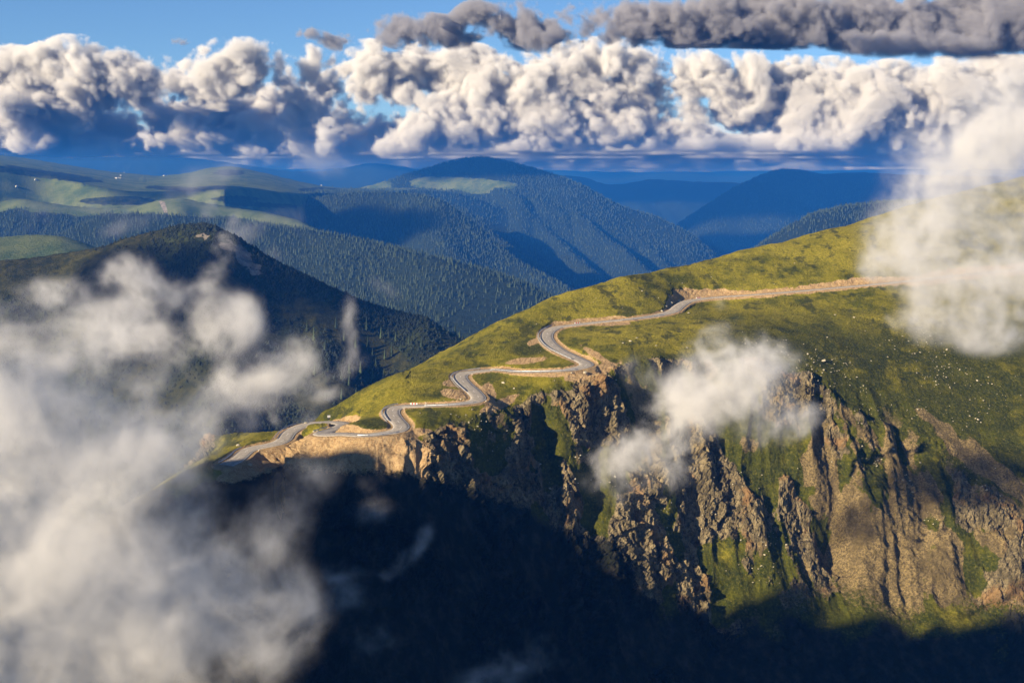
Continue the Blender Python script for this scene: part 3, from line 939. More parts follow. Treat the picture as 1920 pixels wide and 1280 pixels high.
def volume_object(name, dens, mn, mx, mat):
    nx, ny, nz = dens.shape
    me = bpy.data.meshes.new(name)
    me.vertices.add(dens.size)
    a = me.attributes.new('density', 'FLOAT', 'POINT')
    a.data.foreach_set('value', np.ascontiguousarray(dens, dtype=np.float32).ravel())
    me.materials.append(mat)
    o = bpy.data.objects.new(name, me)
    COL.objects.link(o)
    g = bpy.data.node_groups.new(name, 'GeometryNodeTree')
    g.interface.new_socket('Geometry', in_out='INPUT', socket_type='NodeSocketGeometry')
    g.interface.new_socket('Geometry', in_out='OUTPUT', socket_type='NodeSocketGeometry')
    nn, ln = g.nodes.new, g.links.new
    gi, go = nn('NodeGroupInput'), nn('NodeGroupOutput')
    vc = nn('GeometryNodeVolumeCube')
    vc.inputs['Min'].default_value = mn
    vc.inputs['Max'].default_value = mx
    for k, n in zip('XYZ', dens.shape):
        vc.inputs['Resolution ' + k].default_value = n
    v = nn('GeometryNodeInputPosition').outputs[0]
    for op, b in (('SUBTRACT', mn), ('MULTIPLY', [(n - 1) / (q - p) for n, p, q in zip(dens.shape, mn, mx)]), ('ADD', (.5, .5, .5)), ('FLOOR', None)):
        m = nn('ShaderNodeVectorMath')
        m.operation = op
        ln(v, m.inputs[0])
        if b is not None:
            m.inputs[1].default_value = b
        v = m.outputs[0]
    sx = nn('ShaderNodeSeparateXYZ')
    ln(v, sx.inputs[0])
    def ints(op, a, b):                                  # whole-number index: a float loses count past 16 million cells
        m = nn('FunctionNodeIntegerMath')
        m.operation = op
        for k, q in ((0, a), (1, b)):
            if isinstance(q, int):
                m.inputs[k].default_value = q
            else:
                ln(q, m.inputs[k])
        return m.outputs[0]
    ijk = []
    for k in range(3):
        fi = nn('FunctionNodeFloatToInt')
        ln(sx.outputs[k], fi.inputs[0])
        ijk.append(fi.outputs[0])
    index = ints('ADD', ints('MULTIPLY', ints('ADD', ints('MULTIPLY', ijk[0], ny), ijk[1]), nz), ijk[2])
    na = nn('GeometryNodeInputNamedAttribute')
    na.data_type = 'FLOAT'
    na.inputs['Name'].default_value = 'density'
    si = nn('GeometryNodeSampleIndex')
    si.data_type = 'FLOAT'
    si.clamp = True
    ln(gi.outputs[0], si.inputs['Geometry'])
    ln(na.outputs[0], si.inputs['Value'])
    ln(index, si.inputs['Index'])
    ln(si.outputs[0], vc.inputs['Density'])
    sm = nn('GeometryNodeSetMaterial')
    sm.inputs['Material'].default_value = mat
    ln(vc.outputs[0], sm.inputs[0])
    ln(sm.outputs[0], go.inputs[0])
    md = o.modifiers.new('volume', 'NODES')
    md.node_group = g
    o['kind'] = 'stuff'
    return o

def blob_field(blobs, vox, pad=1.25, soft=False):
    """blobs: centre, radii, tilt (turn in the picture plane), weight. Returns the grid, its corners and the summed field (1 in a centre, 0 outside)."""
    c = np.array([b[0] for b in blobs]); r = np.array([np.max(b[1][::2]) for b in blobs]); rd_ = np.array([b[1][1] for b in blobs])
    ext = np.stack([r, rd_, r], -1) * pad
    mn = (c - ext).min(0); mx = (c + ext).max(0)
    n = np.maximum(((mx - mn) / vox).astype(int) + 1, 4)
    mx = mn + (n - 1) * vox
    f = np.zeros(n, np.float32)
    ax = [mn[k] + vox * np.arange(n[k]) for k in range(3)]
    for (p, rr, tilt, wgt), e in zip(blobs, ext):
        lo = [max(0, int((p[k] - e[k] - mn[k]) / vox)) for k in range(3)]
        hi = [min(n[k], int((p[k] + e[k] - mn[k]) / vox) + 2) for k in range(3)]
        X_, Y_, Z_ = np.meshgrid(*[(ax[k][lo[k]:hi[k]] - p[k]).astype(np.float32) for k in range(3)], indexing='ij')
        ca, sa = math.cos(tilt), math.sin(tilt)
        q2 = ((X_ * ca + Z_ * sa) / rr[0]) ** 2 + (Y_ / rr[1]) ** 2 + ((-X_ * sa + Z_ * ca) / rr[2]) ** 2
        sl = f[lo[0]:hi[0], lo[1]:hi[1], lo[2]:hi[2]]
        if soft:
            sl += wgt * np.exp(-2.6 * q2) * (q2 < 2.5)
        else:
            np.maximum(sl, wgt * (1 - np.sqrt(q2)), out=sl)
    return f, tuple(mn.tolist()), tuple(mx.tolist()), ax

def pixel_blobs(rows, d0):
    """rows of (px, py, rx, ry, tilt in degrees, weight, depth offset, depth radius) in picture pixels and metres."""
    out = []
    for px, py, rx, ry, tilt, w_, dd, rd_ in rows:
        d = d0 + dd
        out.append((at(px, py, d), (rx * d / F, rd_, ry * d / F), math.radians(tilt), w_))
    return out

# the bank of cumulus above the far ranges
M_CLOUD = volume_material('cloud', (.90, .895, .885), .017, 0.0, attr='density')
M_CLOUD_SHADED = volume_material('cloud_shaded', (.47, .47, .51), .020, 0.0, attr='density')  # clouds in shade: their shade is put into a darker colour
def cumulus(name, rows, d0, vox, base_py, mat, scale, label, seed=0, flat=60.0, drift=0.0, amp=1.0, ext=0.0):
    blobs = []
    for px, py, rx, ry, dd, w_ in rows:
        d = d0 + dd
        k = d / F
        blobs.append((at(px, py, d), (rx * k, .55 * (rx + ry) * k, ry * k), 0.0, 1.0))
    f, mn, mx, ax = blob_field(blobs, vox, 1.5, True)
    n = f.shape
    env = 1 - np.exp(-1.25 * f)
    wx, wz, wy = (grid_noise(n, (scale * .5 / vox,) * 3, 900 + seed + i) * scale * .09 / vox for i in range(3))
    ii0, jj0, kk0 = np.meshgrid(*[np.arange(q, dtype=np.int32) for q in n], indexing='ij', sparse=True)
    S = np.zeros(n, np.float32)
    for i, (sc_, a_, kind_) in enumerate(((1.6, .16, 0), (.85, .20, 1), (.45, .24, 1), (.30, .12, 0), (.21, .17, 1), (.13, .12, 1), (.095, .09, 0), (.06, .09, 1), (.04, .08, 0))):
        c_ = scale * sc_ / vox
        if c_ < 1.25:
            break
        c_ *= 1.41                                                        # every other lattice is turned by 45 degrees, which hides the grid of the noise
        n_ = grid_noise((n[0] + n[2] + 2, n[1], n[2]), (c_, c_, c_ * .85), 500 + seed * 10 + i)
        xi = ii0 + kk0 if i % 2 else ii0 - kk0 + n[2]
        zi = (kk0 - ii0 if i % 2 else kk0 + ii0)
        zi = np.abs((zi + (n[2] - 1)) % (2 * (n[2] - 1)) - (n[2] - 1))
        n_ = n_[xi, jj0, zi]
        S += amp * a_ * (np.abs(n_) * 1.15 - .42 if kind_ else n_)
    ii, jj, kk_ = np.meshgrid(*[np.arange(q, dtype=np.int32) for q in n], indexing='ij', sparse=True)
    S = S[np.clip(ii + wx.astype(np.int32), 0, n[0] - 1), np.clip(jj + wy.astype(np.int32), 0, n[1] - 1), np.clip(kk_ + wz.astype(np.int32), 0, n[2] - 1)]
    S = env - .52 + S * 1.15
    S[env <= 0.12] = -1
    zb = uv(960, base_py)[1] * (d0 + drift)
    D = np.clip(S / .34, 0, 1) ** 1.3 * sstep(zb - flat, zb + flat, ax[2])[None, None, :]
    o = volume_object(name, D, mn, mx, mat)
    tag(o, label, 'cloud')
    print(name, f.shape, f.size // 1000, round(time.time() - T0, 1))
    return o
BANK = [(20, 150, 80, 55, 300, 1), (140, 140, 85, 62, 0, 1.3), (255, 150, 75, 52, 200, 1), (330, 150, 40, 30, 700, 1), (60, 225, 75, 50, 500, 1), (160, 205, 60, 36, 300, .8), (55, 262, 45, 22, 100, .7), (215, 190, 50, 30, 900, 1),
        (280, 258, 50, 24, 200, .8), (345, 240, 42, 22, 400, .7), (390, 265, 55, 20, 500, .6), (-60, 190, 70, 80, 600, 1), (10, 205, 40, 40, -100, .6),
        (450, 138, 90, 58, 0, 1.4), (545, 160, 70, 45, 300, 1), (395, 175, 50, 25, 200, .8), (620, 150, 85, 62, 500, 1.2), (690, 135, 70, 50, 100, 1), (720, 175, 70, 40, 0, 1),
        (610, 262, 32, 36, -500, .8), (600, 205, 50, 28, 600, .7), (500, 240, 70, 30, 800, .6), (660, 222, 40, 22, 700, .6), (480, 285, 60, 18, 500, .5),
        (800, 130, 65, 42, 200, 1), (880, 150, 70, 58, 400, 1.1), (950, 185, 75, 55, 0, 1.2), (860, 215, 70, 42, -200, 1), (790, 250, 60, 34, -300, 1), (735, 275, 40, 20, -300, .8), (900, 250, 70, 28, -100, .9),
        (1010, 165, 80, 62, 100, 1.2), (1000, 235, 80, 40, -200, 1), (1100, 160, 95, 70, 200, 1.3), (1090, 235, 90, 38, 0, 1), (1190, 150, 95, 66, 300, 1.3), (1180, 225, 85, 42, 100, 1), (1290, 165, 95, 72, 200, 1.3),
        (1270, 240, 80, 32, 0, .9), (1380, 160, 80, 65, 100, 1.2), (1400, 225, 70, 36, 300, .9), (1470, 170, 65, 60, 300, 1), (1500, 225, 50, 32, -100, .8), (1478, 268, 34, 17, -400, .7),
        (1560, 160, 70, 45, 500, 1), (1600, 200, 85, 62, 0, 1.2), (1560, 262, 70, 24, -300, .9), (1660, 245, 95, 38, -100, 1), (1700, 185, 95, 62, 200, 1.2), (1790, 200, 95, 70, 100, 1.2), (1800, 265, 90, 28, 0, .8),
        (1880, 165, 85, 50, 200, 1.1), (1900, 235, 80, 50, 0, 1), (1990, 200, 90, 80, 300, 1), (1335, 282, 34, 13, -600, .7)]
BANK += [(150, 250, 90, 34, 1400, 1), (270, 215, 80, 40, 1600, 1), (400, 215, 90, 40, 1500, 1), (540, 205, 90, 45, 1500, 1), (420, 265, 110, 26, 1300, 1), (560, 275, 110, 24, 1200, 1), (90, 275, 110, 20, 1200, 1), (250, 278, 110, 18, 1000, 1), (700, 250, 80, 36, 1300, 1)]
BANK = [(a, b, c * 1.25, d * 1.25, e, w_) for a, b, c, d, e, w_ in BANK]
cumulus('cloud_bank', BANK, 14500, 19.0, 291, M_CLOUD, 520, 'broad bank of cream lit cumulus clouds above the blue far ridges', 1, 70, -300)
DECK = []
for dd in (20000, 23000, 27000, 32000, 38000, 46000):
    for px in range(-200, 2200, 160):
        DECK.append((px + 60 * math.sin(dd + px), 340 - (640 - 150 * (dd - 20000) / 26000 + 40 * math.sin(px + dd * .3)) / dd * F, 240, 210 / dd * F, dd - 15000, 1))
cumulus('cloud_deck', DECK, 15000, 150.0, 300, M_CLOUD, 1500, 'shaded flat underside of cloud running back behind the cumulus bank', 5, 60, -2000, .6)
LONG = [(985, 45, 55, 38, 0, 1), (1060, 45, 80, 38, 200, 1), (1140, 40, 80, 32, 0, 1), (1230, 42, 90, 32, 100, 1), (1330, 38, 95, 36, 0, 1), (1430, 35, 95, 38, 200, 1), (1530, 40, 95, 38, 0, 1), (1640, 40, 95, 44, 200, 1), (1740, 48, 95, 48, 0, 1),
        (1850, 50, 95, 46, 100, 1), (1960, 45, 95, 50, 0, 1), (1660, 92, 70, 24, -300, .6), (1780, 85, 90, 24, -200, .6), (1050, 78, 45, 22, -200, .6), (1120, 68, 60, 16, 0, .5)]
LONG = [(a, b, c * 1.55, d * 1.38, e, w_) for a, b, c, d, e, w_ in LONG]
cumulus('cloud_streak', LONG, 9000, 13.0, 96, M_CLOUD_SHADED, 330, 'long dark grey cloud across the top right of the sky', 7, 60, 0.0, 1.25)
cumulus('cloud', [(745, 55, 60, 34, 0, 1), (800, 62, 80, 38, 0, 1), (850, 70, 60, 24, 0, .7), (900, 30, 55, 32, 50, 1), (940, 45, 40, 24, 0, .7)], 9000, 11.0, 92, M_CLOUD_SHADED, 260, 'grey cloud with a darker belly left of the long streak', 9, 40)
cumulus('cloud', [(580, 62, 60, 18, 0, .8), (620, 74, 48, 28, 0, 1)], 9000, 9.0, 100, M_CLOUD_SHADED, 190, 'small dark grey cloud in the blue gap, tapering left', 11, 40)
cumulus('cloud', [(337, 78, 22, 9, 0, .6)], 9000, 5.0, 120, M_CLOUD_SHADED, 70, 'tiniest grey cloud puff alone in the blue sky', 13, 20)

# drifting mist close by
M_MIST = volume_material('mist', (.99, .985, .975), 1.0, .15, attr='density')
def mist(name, rows, d0, vox, sigma, scale, label, seed, thr=.80, amp=.50, gam=1.55, stretch=(1, 1, 1)):
    f, mn, mx, ax = blob_field(pixel_blobs(rows, d0), vox, 1.5, True)
    n = f.shape
    env = 1.15 * (1 - np.exp(-1.15 * f))
    c0 = scale / vox
    N = np.zeros(n, np.float32)
    amp_, tot = 1.0, 0.0
    for o_ in range(7):
        if c0 < 1.3:
            break
        q = grid_noise(n, [c0 * k for k in stretch], 700 + seed * 20 + o_)
        N += amp_ * (q if o_ % 2 == 0 else .9 - 1.5 * np.abs(q))
        tot += amp_ ** 2
        amp_ *= .84
        c0 /= 2.05
    N /= math.sqrt(tot)
    wl = scale / vox
    wx, wy, wz = (grid_noise(n, (wl * .9,) * 3, 760 + seed + i) * wl * .22 for i in range(3))
    ii, jj, kk_ = np.meshgrid(*[np.arange(q, dtype=np.int32) for q in n], indexing='ij', sparse=True)
    N = N[np.clip(ii + wx.astype(np.int32), 0, n[0] - 1), np.clip(jj + wy.astype(np.int32), 0, n[1] - 1), np.clip(kk_ + wz.astype(np.int32), 0, n[2] - 1)]
    D = np.clip(.5 + amp * N - (thr - env) * 1.15, 0, 1.4) ** gam * sigma * sstep(.03, .30, env)
    o = volume_object(name, D, mn, mx, M_MIST)
    tag(o, label, 'mist')
    print(name, f.shape, f.size // 1000, round(time.time() - T0, 1))
    return o
mist('mist', [(60, 760, 190, 190, 0, 1.1, 0, 35), (20, 1000, 260, 260, 0, 1.2, 0, 35), (250, 1020, 210, 220, 0, 1.05, 0, 30), (330, 850, 120, 100, 20, .9, 0, 22), (420, 780, 80, 90, 40, .55, 0, 20), (160, 620, 170, 80, 10, .7, 10, 25),
     (380, 1180, 190, 160, 0, 1.0, 0, 28), (520, 1160, 120, 110, 30, .6, 0, 20), (500, 1000, 110, 90, 20, .55, 0, 20), (560, 900, 120, 60, 10, .35, 10, 15), (100, 1250, 300, 150, 0, 1.2, 0, 35), (300, 700, 90, 60, 40, .6, 0, 15),
     (-60, 620, 120, 110, 0, .9, 0, 25), (60, 1180, 200, 190, 0, 1.3, -5, 30), (-40, 900, 170, 260, 0, 1.2, 0, 30), (200, 870, 150, 130, 0, .8, 0, 25)], 255, .50, .048, 10, 'thick pale mist filling the valley at the lower left', 1, .40, .58)
mist('mist', [(240, 520, 60, 60, -50, .6, 0, 40), (330, 560, 130, 60, -30, .55, 0, 45), (450, 600, 110, 70, 0, .5, 0, 45), (300, 640, 170, 60, 0, .6, 0, 45), (540, 690, 90, 60, 40, .7, 0, 40), (655, 620, 26, 75, 0, .85, -40, 20),
     (660, 700, 60, 60, 0, .5, -40, 25), (480, 720, 150, 60, 0, .55, 0, 40), (100, 560, 120, 50, 0, .6, 0, 45), (400, 500, 90, 40, 60, .4, 0, 40), (395, 400, 60, 26, 75, .75, 60, 25), (420, 450, 70, 22, 60, .6, 40, 25), (600, 740, 90, 45, 30, .7, -60, 30), (560, 770, 120, 45, 0, .5, -60, 30)],
     960, 1.6, .034, 36, 'thin torn mist drifting over the dark hill', 2, .53, .62)
mist('mist', [(420, 320, 120, 40, 30, .5, 0, 120), (600, 300, 45, 70, 60, .5, 0, 90), (470, 440, 150, 40, 20, .45, -200, 120), (560, 470, 110, 45, 20, .5, -250, 100), (350, 350, 60, 50, 60, .4, 0, 90), (130, 390, 170, 30, 0, .4, 0, 120), (80, 430, 140, 28, 0, .4, 0, 100),
     (250, 420, 120, 25, 20, .35, 0, 100), (670, 480, 80, 25, 30, .35, -300, 80), (720, 540, 60, 25, -30, .3, -400, 80)],
     2500, 5.0, .0060, 110, 'faint veil of mist before the far pastures', 3, .62, .5)
mist('mist', [(1800, 330, 140, 130, 40, 1.1, 0, 26), (1900, 230, 130, 120, 30, 1.1, 0, 26), (1710, 440, 110, 95, 30, 1.0, 0, 22), (1780, 520, 120, 85, -20, .95, 0, 22), (1880, 540, 100, 95, 0, .95, 0, 22), (1640, 500, 45, 40, 20, .5, 0, 15),
     (1720, 330, 60, 90, 50, .75, 0, 18), (1920, 400, 60, 80, 0, .5, 0, 20), (1740, 600, 60, 60, 60, .55, 0, 15), (1960, 520, 80, 120, 0, .8, 0, 22), (1680, 600, 40, 30, 0, .3, 0, 12), (1850, 640, 90, 40, 0, .35, 0, 14), (1880, 420, 90, 70, 20, .6, 0, 20), (1850, 590, 110, 60, 10, .5, 0, 18)],
     440, .70, .055, 9.5, 'tall column of sunlit mist over the right end of the road', 4, .36, .60)
mist('mist', [(1375, 715, 125, 85, 20, 1.2, 0, 18), (1300, 765, 125, 70, 25, 1.1, 0, 18), (1425, 690, 75, 60, 10, .9, 0, 13), (1450, 800, 110, 45, 10, .75, 0, 14), (1230, 830, 100, 50, 30, .75, 0, 12), (1500, 770, 60, 40, 0, .4, 0, 12), (1330, 640, 80, 40, 40, .32, 0, 10),
     (1360, 575, 26, 36, 70, .30, 10, 8), (1150, 860, 100, 55, 35, .42, 0, 10), (1230, 900, 120, 50, 25, .45, 0, 10), (1200, 700, 50, 60, 50, .25, 0, 8)],
     455, .60, .085, 10, 'small bright cloud of mist clinging to the cliff', 5, .42, .54)
mist('mist', [(790, 1020, 26, 60, -25, .55, 0, 10), (740, 1060, 50, 26, 40, .5, 0, 10), (700, 960, 60, 40, 0, .35, 0, 10), (990, 1240, 130, 45, 15, .6, 0, 16), (900, 1270, 90, 30, 20, .45, 0, 12), (640, 1100, 80, 70, 0, .5, 0, 14), (700, 1200, 70, 50, 0, .35, 0, 12), (640, 860, 50, 40, 60, .4, 10, 10), (690, 900, 60, 50, 40, .3, 10, 10)],
     350, .62, .045, 9, 'thin bluish wisps of mist in the shaded valley', 6, .62, .5)

# clouds beyond the picture's left and top edge, whose shadows lie on the hills
def shade_cloud(target, T, size, seed, label):
    c = np.array(target, float) + TO_SUN * T
    r = np.random.default_rng(seed)
    blobs = [(c + r.normal(0, .45, 3) * np.array(size), tuple(np.array(size) * r.uniform(.6, 1.0)), 0, 1.0) for _ in range(7)]
    vox = max(size) / 22
    f, mn, mx, ax = blob_field(blobs, vox, 1.5, True)
    D = np.clip((1 - np.exp(-1.25 * f) - .5 + .25 * grid_fbm(f.shape, (7,) * 3, seed, 3)) / .25, 0, 1)
    tag(volume_object('cloud', D, mn, mx, M_CLOUD), label, 'cloud')
for a in (((-400, 1330, -110), 1500, (150, 150, 70), 31, 'cloud beyond the left edge that shades the dark hill'),
          ((1950, 9200, -50), 5200, (2300, 1300, 420), 32, 'cloud above the picture that shades the right blue mountain'),
          ((700, 12600, 0), 6500, (1700, 900, 300), 33, 'cloud above the picture that shades the farthest ridge'),
          ((-60, 7020, 120), 4300, (1000, 420, 190), 34, 'cloud beyond the left edge that shades the round summit'),
          ((-400, 4380, -150), 3000, (480, 230, 110), 35, 'cloud beyond the left edge that shades the middle forest')):
    shade_cloud(*a)

# ------------------------------------------------------------------ the road and what stands beside it
def near_point(px, py):
    """Point of the near terrain seen at a place of the picture."""
    d2 = (Q2X - px) ** 2 + (Q2Y - py) ** 2
    k = np.argsort(d2.ravel())[:12]
    k = k[np.argmin(P2[..., 1].ravel()[k])]
    return P2.reshape(-1, 3)[k]
Q2X, Q2Y = project(P2)
def far_point(px, py):
    d2 = np.where(seen, (FPX - px) ** 2 + (FPY - py) ** 2, 9e9)
    k = int(np.argmin(d2))
    return np.array([FX.flat[k], FY.flat[k], FZ.flat[k]])

rt = np.gradient(ROAD, axis=0)
rt[:, 2] = 0
rt /= np.linalg.norm(rt, axis=1)[:, None]
rn_ = np.stack([-rt[:, 1], rt[:, 0], 0 * rt[:, 0]], -1)
ROAD_S = ROAD.copy()
offs = np.array([-3.35, -3.05, -1.5, 0, 1.5, 3.05, 3.35])
hts = np.array([-.25, .18, .23, .25, .23, .18, -.25])
rv = ROAD_S[:, None, :] + rn_[:, None, :] * offs[None, :, None]
rv[..., 2] += hts[None]
road = mesh_np('road', rv.reshape(-1, 3), grid_quads(len(ROAD), len(offs)), None, M_ASPHALT, None, True)
road['kind'] = 'structure'
mk = MB()
for i in range(0, len(ROAD) - 4, 9):                                  # dashed centre line
    a = ROAD_S[i:i + 4] + (0, 0, .258)
    n_ = rn_[i:i + 4]
    for j in range(3):
        mk.add([a[j] - n_[j] * .08, a[j] + n_[j] * .08, a[j + 1] + n_[j + 1] * .08, a[j + 1] - n_[j + 1] * .08], [(0, 1, 2, 3)])
for sgn in (-1, 1):                                                   # edge lines
    for i in range(len(ROAD) - 1):
        a, b = ROAD_S[i] + rn_[i] * sgn * 2.8, ROAD_S[i + 1] + rn_[i + 1] * sgn * 2.8
        mk.add([a - rn_[i] * .07 + (0, 0, .198), a + rn_[i] * .07 + (0, 0, .198), b + rn_[i + 1] * .07 + (0, 0, .198), b - rn_[i + 1] * .07 + (0, 0, .198)], [(0, 1, 2, 3)])
lm = mk.build('lane_marking', M_PAINT, road)
lm['kind'] = 'stuff'

RX, RY = project(ROAD_S)
def road_index(px, py):
    return int(np.argmin((RX - px) ** 2 + 2 * (RY - py) ** 2))
def outer(i0, i1, side):
    return ROAD_S[i0:i1] + rn_[i0:i1] * side * 3.75

def guard_rail(p0, p1, side, label):
    i0, i1 = sorted((road_index(*p0), road_index(*p1)))
    path = outer(i0, i1 + 1, side)
    c = path[len(path) // 2]
    t = empty('guard_rail', c)
    tag(t, label, 'guard rail', 'guard rails along the mountain road')
    rel = path - c
    MB().sweep(rel + (0, 0, .15), [(-.06, .42), (.0, .50), (-.06, .58), (.0, .66), (-.06, .78), (-.11, .78), (-.05, .66), (-.11, .58), (-.05, .50), (-.11, .42)]).build('rail', M_STEEL, t)
    proto = None
    for k in range(1, len(rel), 4):
        if proto is None:
            proto = MB().box((0, 0, .30), (.12, .16, 1.3)).build('post', M_POST, t)
            o = proto
        else:
            o = proto.copy()
            COL.objects.link(o)
            o.parent = t
        o.location = Vector(rel[k]) + Vector((-rn_[i0 + k][0] * .14 * -side, -rn_[i0 + k][1] * .14 * -side, 0))
S_ = {}
def side_of(px, py, rx, ry):
    """Which side of the road (at rx, ry) the picture point lies on."""
    i = road_index(rx, ry)
    u_, v_ = uv(px, py)
    d_ = ROAD_S[i][2] / v_
    return 1 if np.dot(np.array([u_ * d_, d_]) - ROAD_S[i][:2], rn_[i][:2]) > 0 else -1
guard_rail((1046, 613), (1086, 675), side_of(1000, 640, 1025, 632), 'curved guard rail round the outside of the uppermost hairpin')
guard_rail((903, 695), (889, 735), side_of(845, 710, 863, 707), 'curved guard rail round the outside of the middle hairpin')
guard_rail((752, 763), (745, 790), side_of(715, 775, 735, 774), 'curved guard rail round the outside of the lowest sharp bend')
guard_rail((1075, 692), (915, 694), side_of(1000, 712, 1000, 697), 'long straight guard rail on the valley side under the middle cutting')
guard_rail((884, 753), (800, 760), side_of(840, 770, 840, 759), 'short guard rail on the valley side above the earth bank')
guard_rail((740, 809), (682, 816), side_of(700, 830, 700, 815), 'pale guard rail on the edge of the lowest leg above the shadow')
guard_rail((606, 812), (632, 803), side_of(612, 800, 612, 809), 'arched guard rail at the hidden hairpin on the nose of the spur')
guard_rail((566, 799), (532, 825), side_of(530, 805, 545, 810), 'guard rail fading into mist left of the spur nose')
guard_rail((470, 843), (425, 872), side_of(430, 850, 451, 856), 'leftmost guard rail, half lost in the valley mist')
guard_rail((1236, 590), (1160, 600), side_of(1190, 610, 1188, 598), 'pale guard rail on the valley side of the upper leg')

def retaining_wall(p0, p1, side, label):
    i0, i1 = sorted((road_index(*p0), road_index(*p1)))
    path = ROAD_S[i0:i1 + 1] + rn_[i0:i1 + 1] * side * 4.1
    c = path[len(path) // 2]
    t = empty('retaining_wall', c)
    tag(t, label, 'wall', 'retaining walls below the hairpins')
    rel = path - c
    out = rn_[i0:i1 + 1] * side
    taper = np.sin(np.linspace(.15, math.pi - .15, len(path)))
    m = MB()
    v = []
    for p, o_, tp_ in zip(rel, out, taper):
        H_ = .6 + 3.6 * tp_
        for (a, z_) in ((-.35, .05), (.15, .05), (.15, -.12), (.08, -.12), (.08 + .22 * H_, -H_), (-.35, -H_)):
            q = p + o_ * a
            v.append((q[0], q[1], q[2] + z_))
    nn_ = len(path)
    f = [(i * 6 + j, i * 6 + (j + 1) % 6, (i + 1) * 6 + (j + 1) % 6, (i + 1) * 6 + j) for i in range(nn_ - 1) for j in range(6)]
    f += [tuple(range(6)), tuple((nn_ - 1) * 6 + j for j in range(6))]
    m.add(v, f).build('wall_face', M_STONE, t)
    cp = MB()
    cp.sweep(rel + (0, 0, .06), [(-side * -.0 - .38, 0), (-side * -.0 + .22, 0), (.22, .12), (-.38, .12)]).build('coping', M_CONC, t)
retaining_wall((1040, 616), (1050, 658), side_of(1000, 640, 1025, 632), 'pale stone retaining wall under the uppermost hairpin')
retaining_wall((885, 698), (880, 727), side_of(845, 710, 863, 707), 'pale stone retaining wall under the middle hairpin')
retaining_wall((748, 764), (745, 789), side_of(715, 775, 735, 774), 'pale stone retaining wall under the lowest sharp bend')

def parapet(px, py, label):
    i = road_index(px, py)
    side = side_of(px, py + 12, px, py)
    p = ROAD_S[i] + rn_[i] * -side * 3.9
    t = empty('culvert_parapet', p, math.atan2(rt[i][1], rt[i][0]))
    tag(t, label, 'parapet', 'red and white culvert parapets')
    for k in range(5):
        MB().box((-1.2 + k * .6, 0, .33), (.597, .3, .66), 0, .94).build('block', M_RED if k % 2 else M_WHITE, t)
parapet(770, 761, 'red and white parapet beside the lowest leg')
parapet(1089, 608, 'red and white parapet right of the uppermost hairpin')
parapet(1317, 561, 'red and white parapet where the road turns straight')

# roadside marker posts: white, black band, red reflector
mp = empty('marker_post', (0, 0, 0))
MB().box((0, 0, .5), (.16, .12, 1.0), 0, .8).build('post', M_WHITE, mp)
MB().box((0, 0, .86), (.15, .115, .16)).build('band', M_BLACK, mp)
MB().box((0, -.062, .86), (.07, .02, .10)).build('reflector', M_RED, mp)
MARKS = [(735, 765, 1, 'white marker post at the lowest sharp bend'), (790, 761, -1, 'white marker post beside the lowest leg'), (869, 701, 1, 'white marker post at the middle hairpin'), (893, 750, 1, 'white marker post inside the lower corner of the earth bank'),
         (750, 801, 1, 'white marker post on the curve above the shadow edge'), (1037, 617, -1, 'white marker post above the uppermost hairpin'), (1150, 601, -1, 'white marker post on the uphill side of the upper leg'), (1225, 593, 1, 'white marker post before the bend to the long straight'),
         (1288, 566, -1, 'white marker post at the bend among roadside stones'), (560, 801, 1, 'white marker post where the road leaves the spur nose'), (470, 843, 1, 'leftmost white marker post in thin mist')]
for n_, (px, py, sd, lab) in enumerate(MARKS):
    i = road_index(px, py)
    if n_ == 0:
        o = mp
    else:
        o = mp.copy()
        COL.objects.link(o)
        for ch in list(mp.children):
            c_ = ch.copy()
            COL.objects.link(c_)
            c_.parent = o
    o.location = ROAD_S[i] + rn_[i] * sd * 4.3 + np.array((0, 0, -.05))
    o.rotation_euler = (0, 0, math.atan2(rt[i][1], rt[i][0]))
    tag(o, lab, 'marker post', 'roadside marker posts')
p = near_point(617, 794)
sg = empty('road_sign', p, .3)
tag(sg, 'tall road sign on a post at the nose of the spur', 'road sign')
MB().box((0, 0, 1.6), (.14, .14, 3.6)).build('post', M_POST, sg)
MB().box((0, -.1, 3.0), (1.2, .05, .9)).build('panel', M_WHITE, sg)
MB().box((0, -.1, 2.1), (.9, .05, .5)).build('plate', M_BLACK, sg)

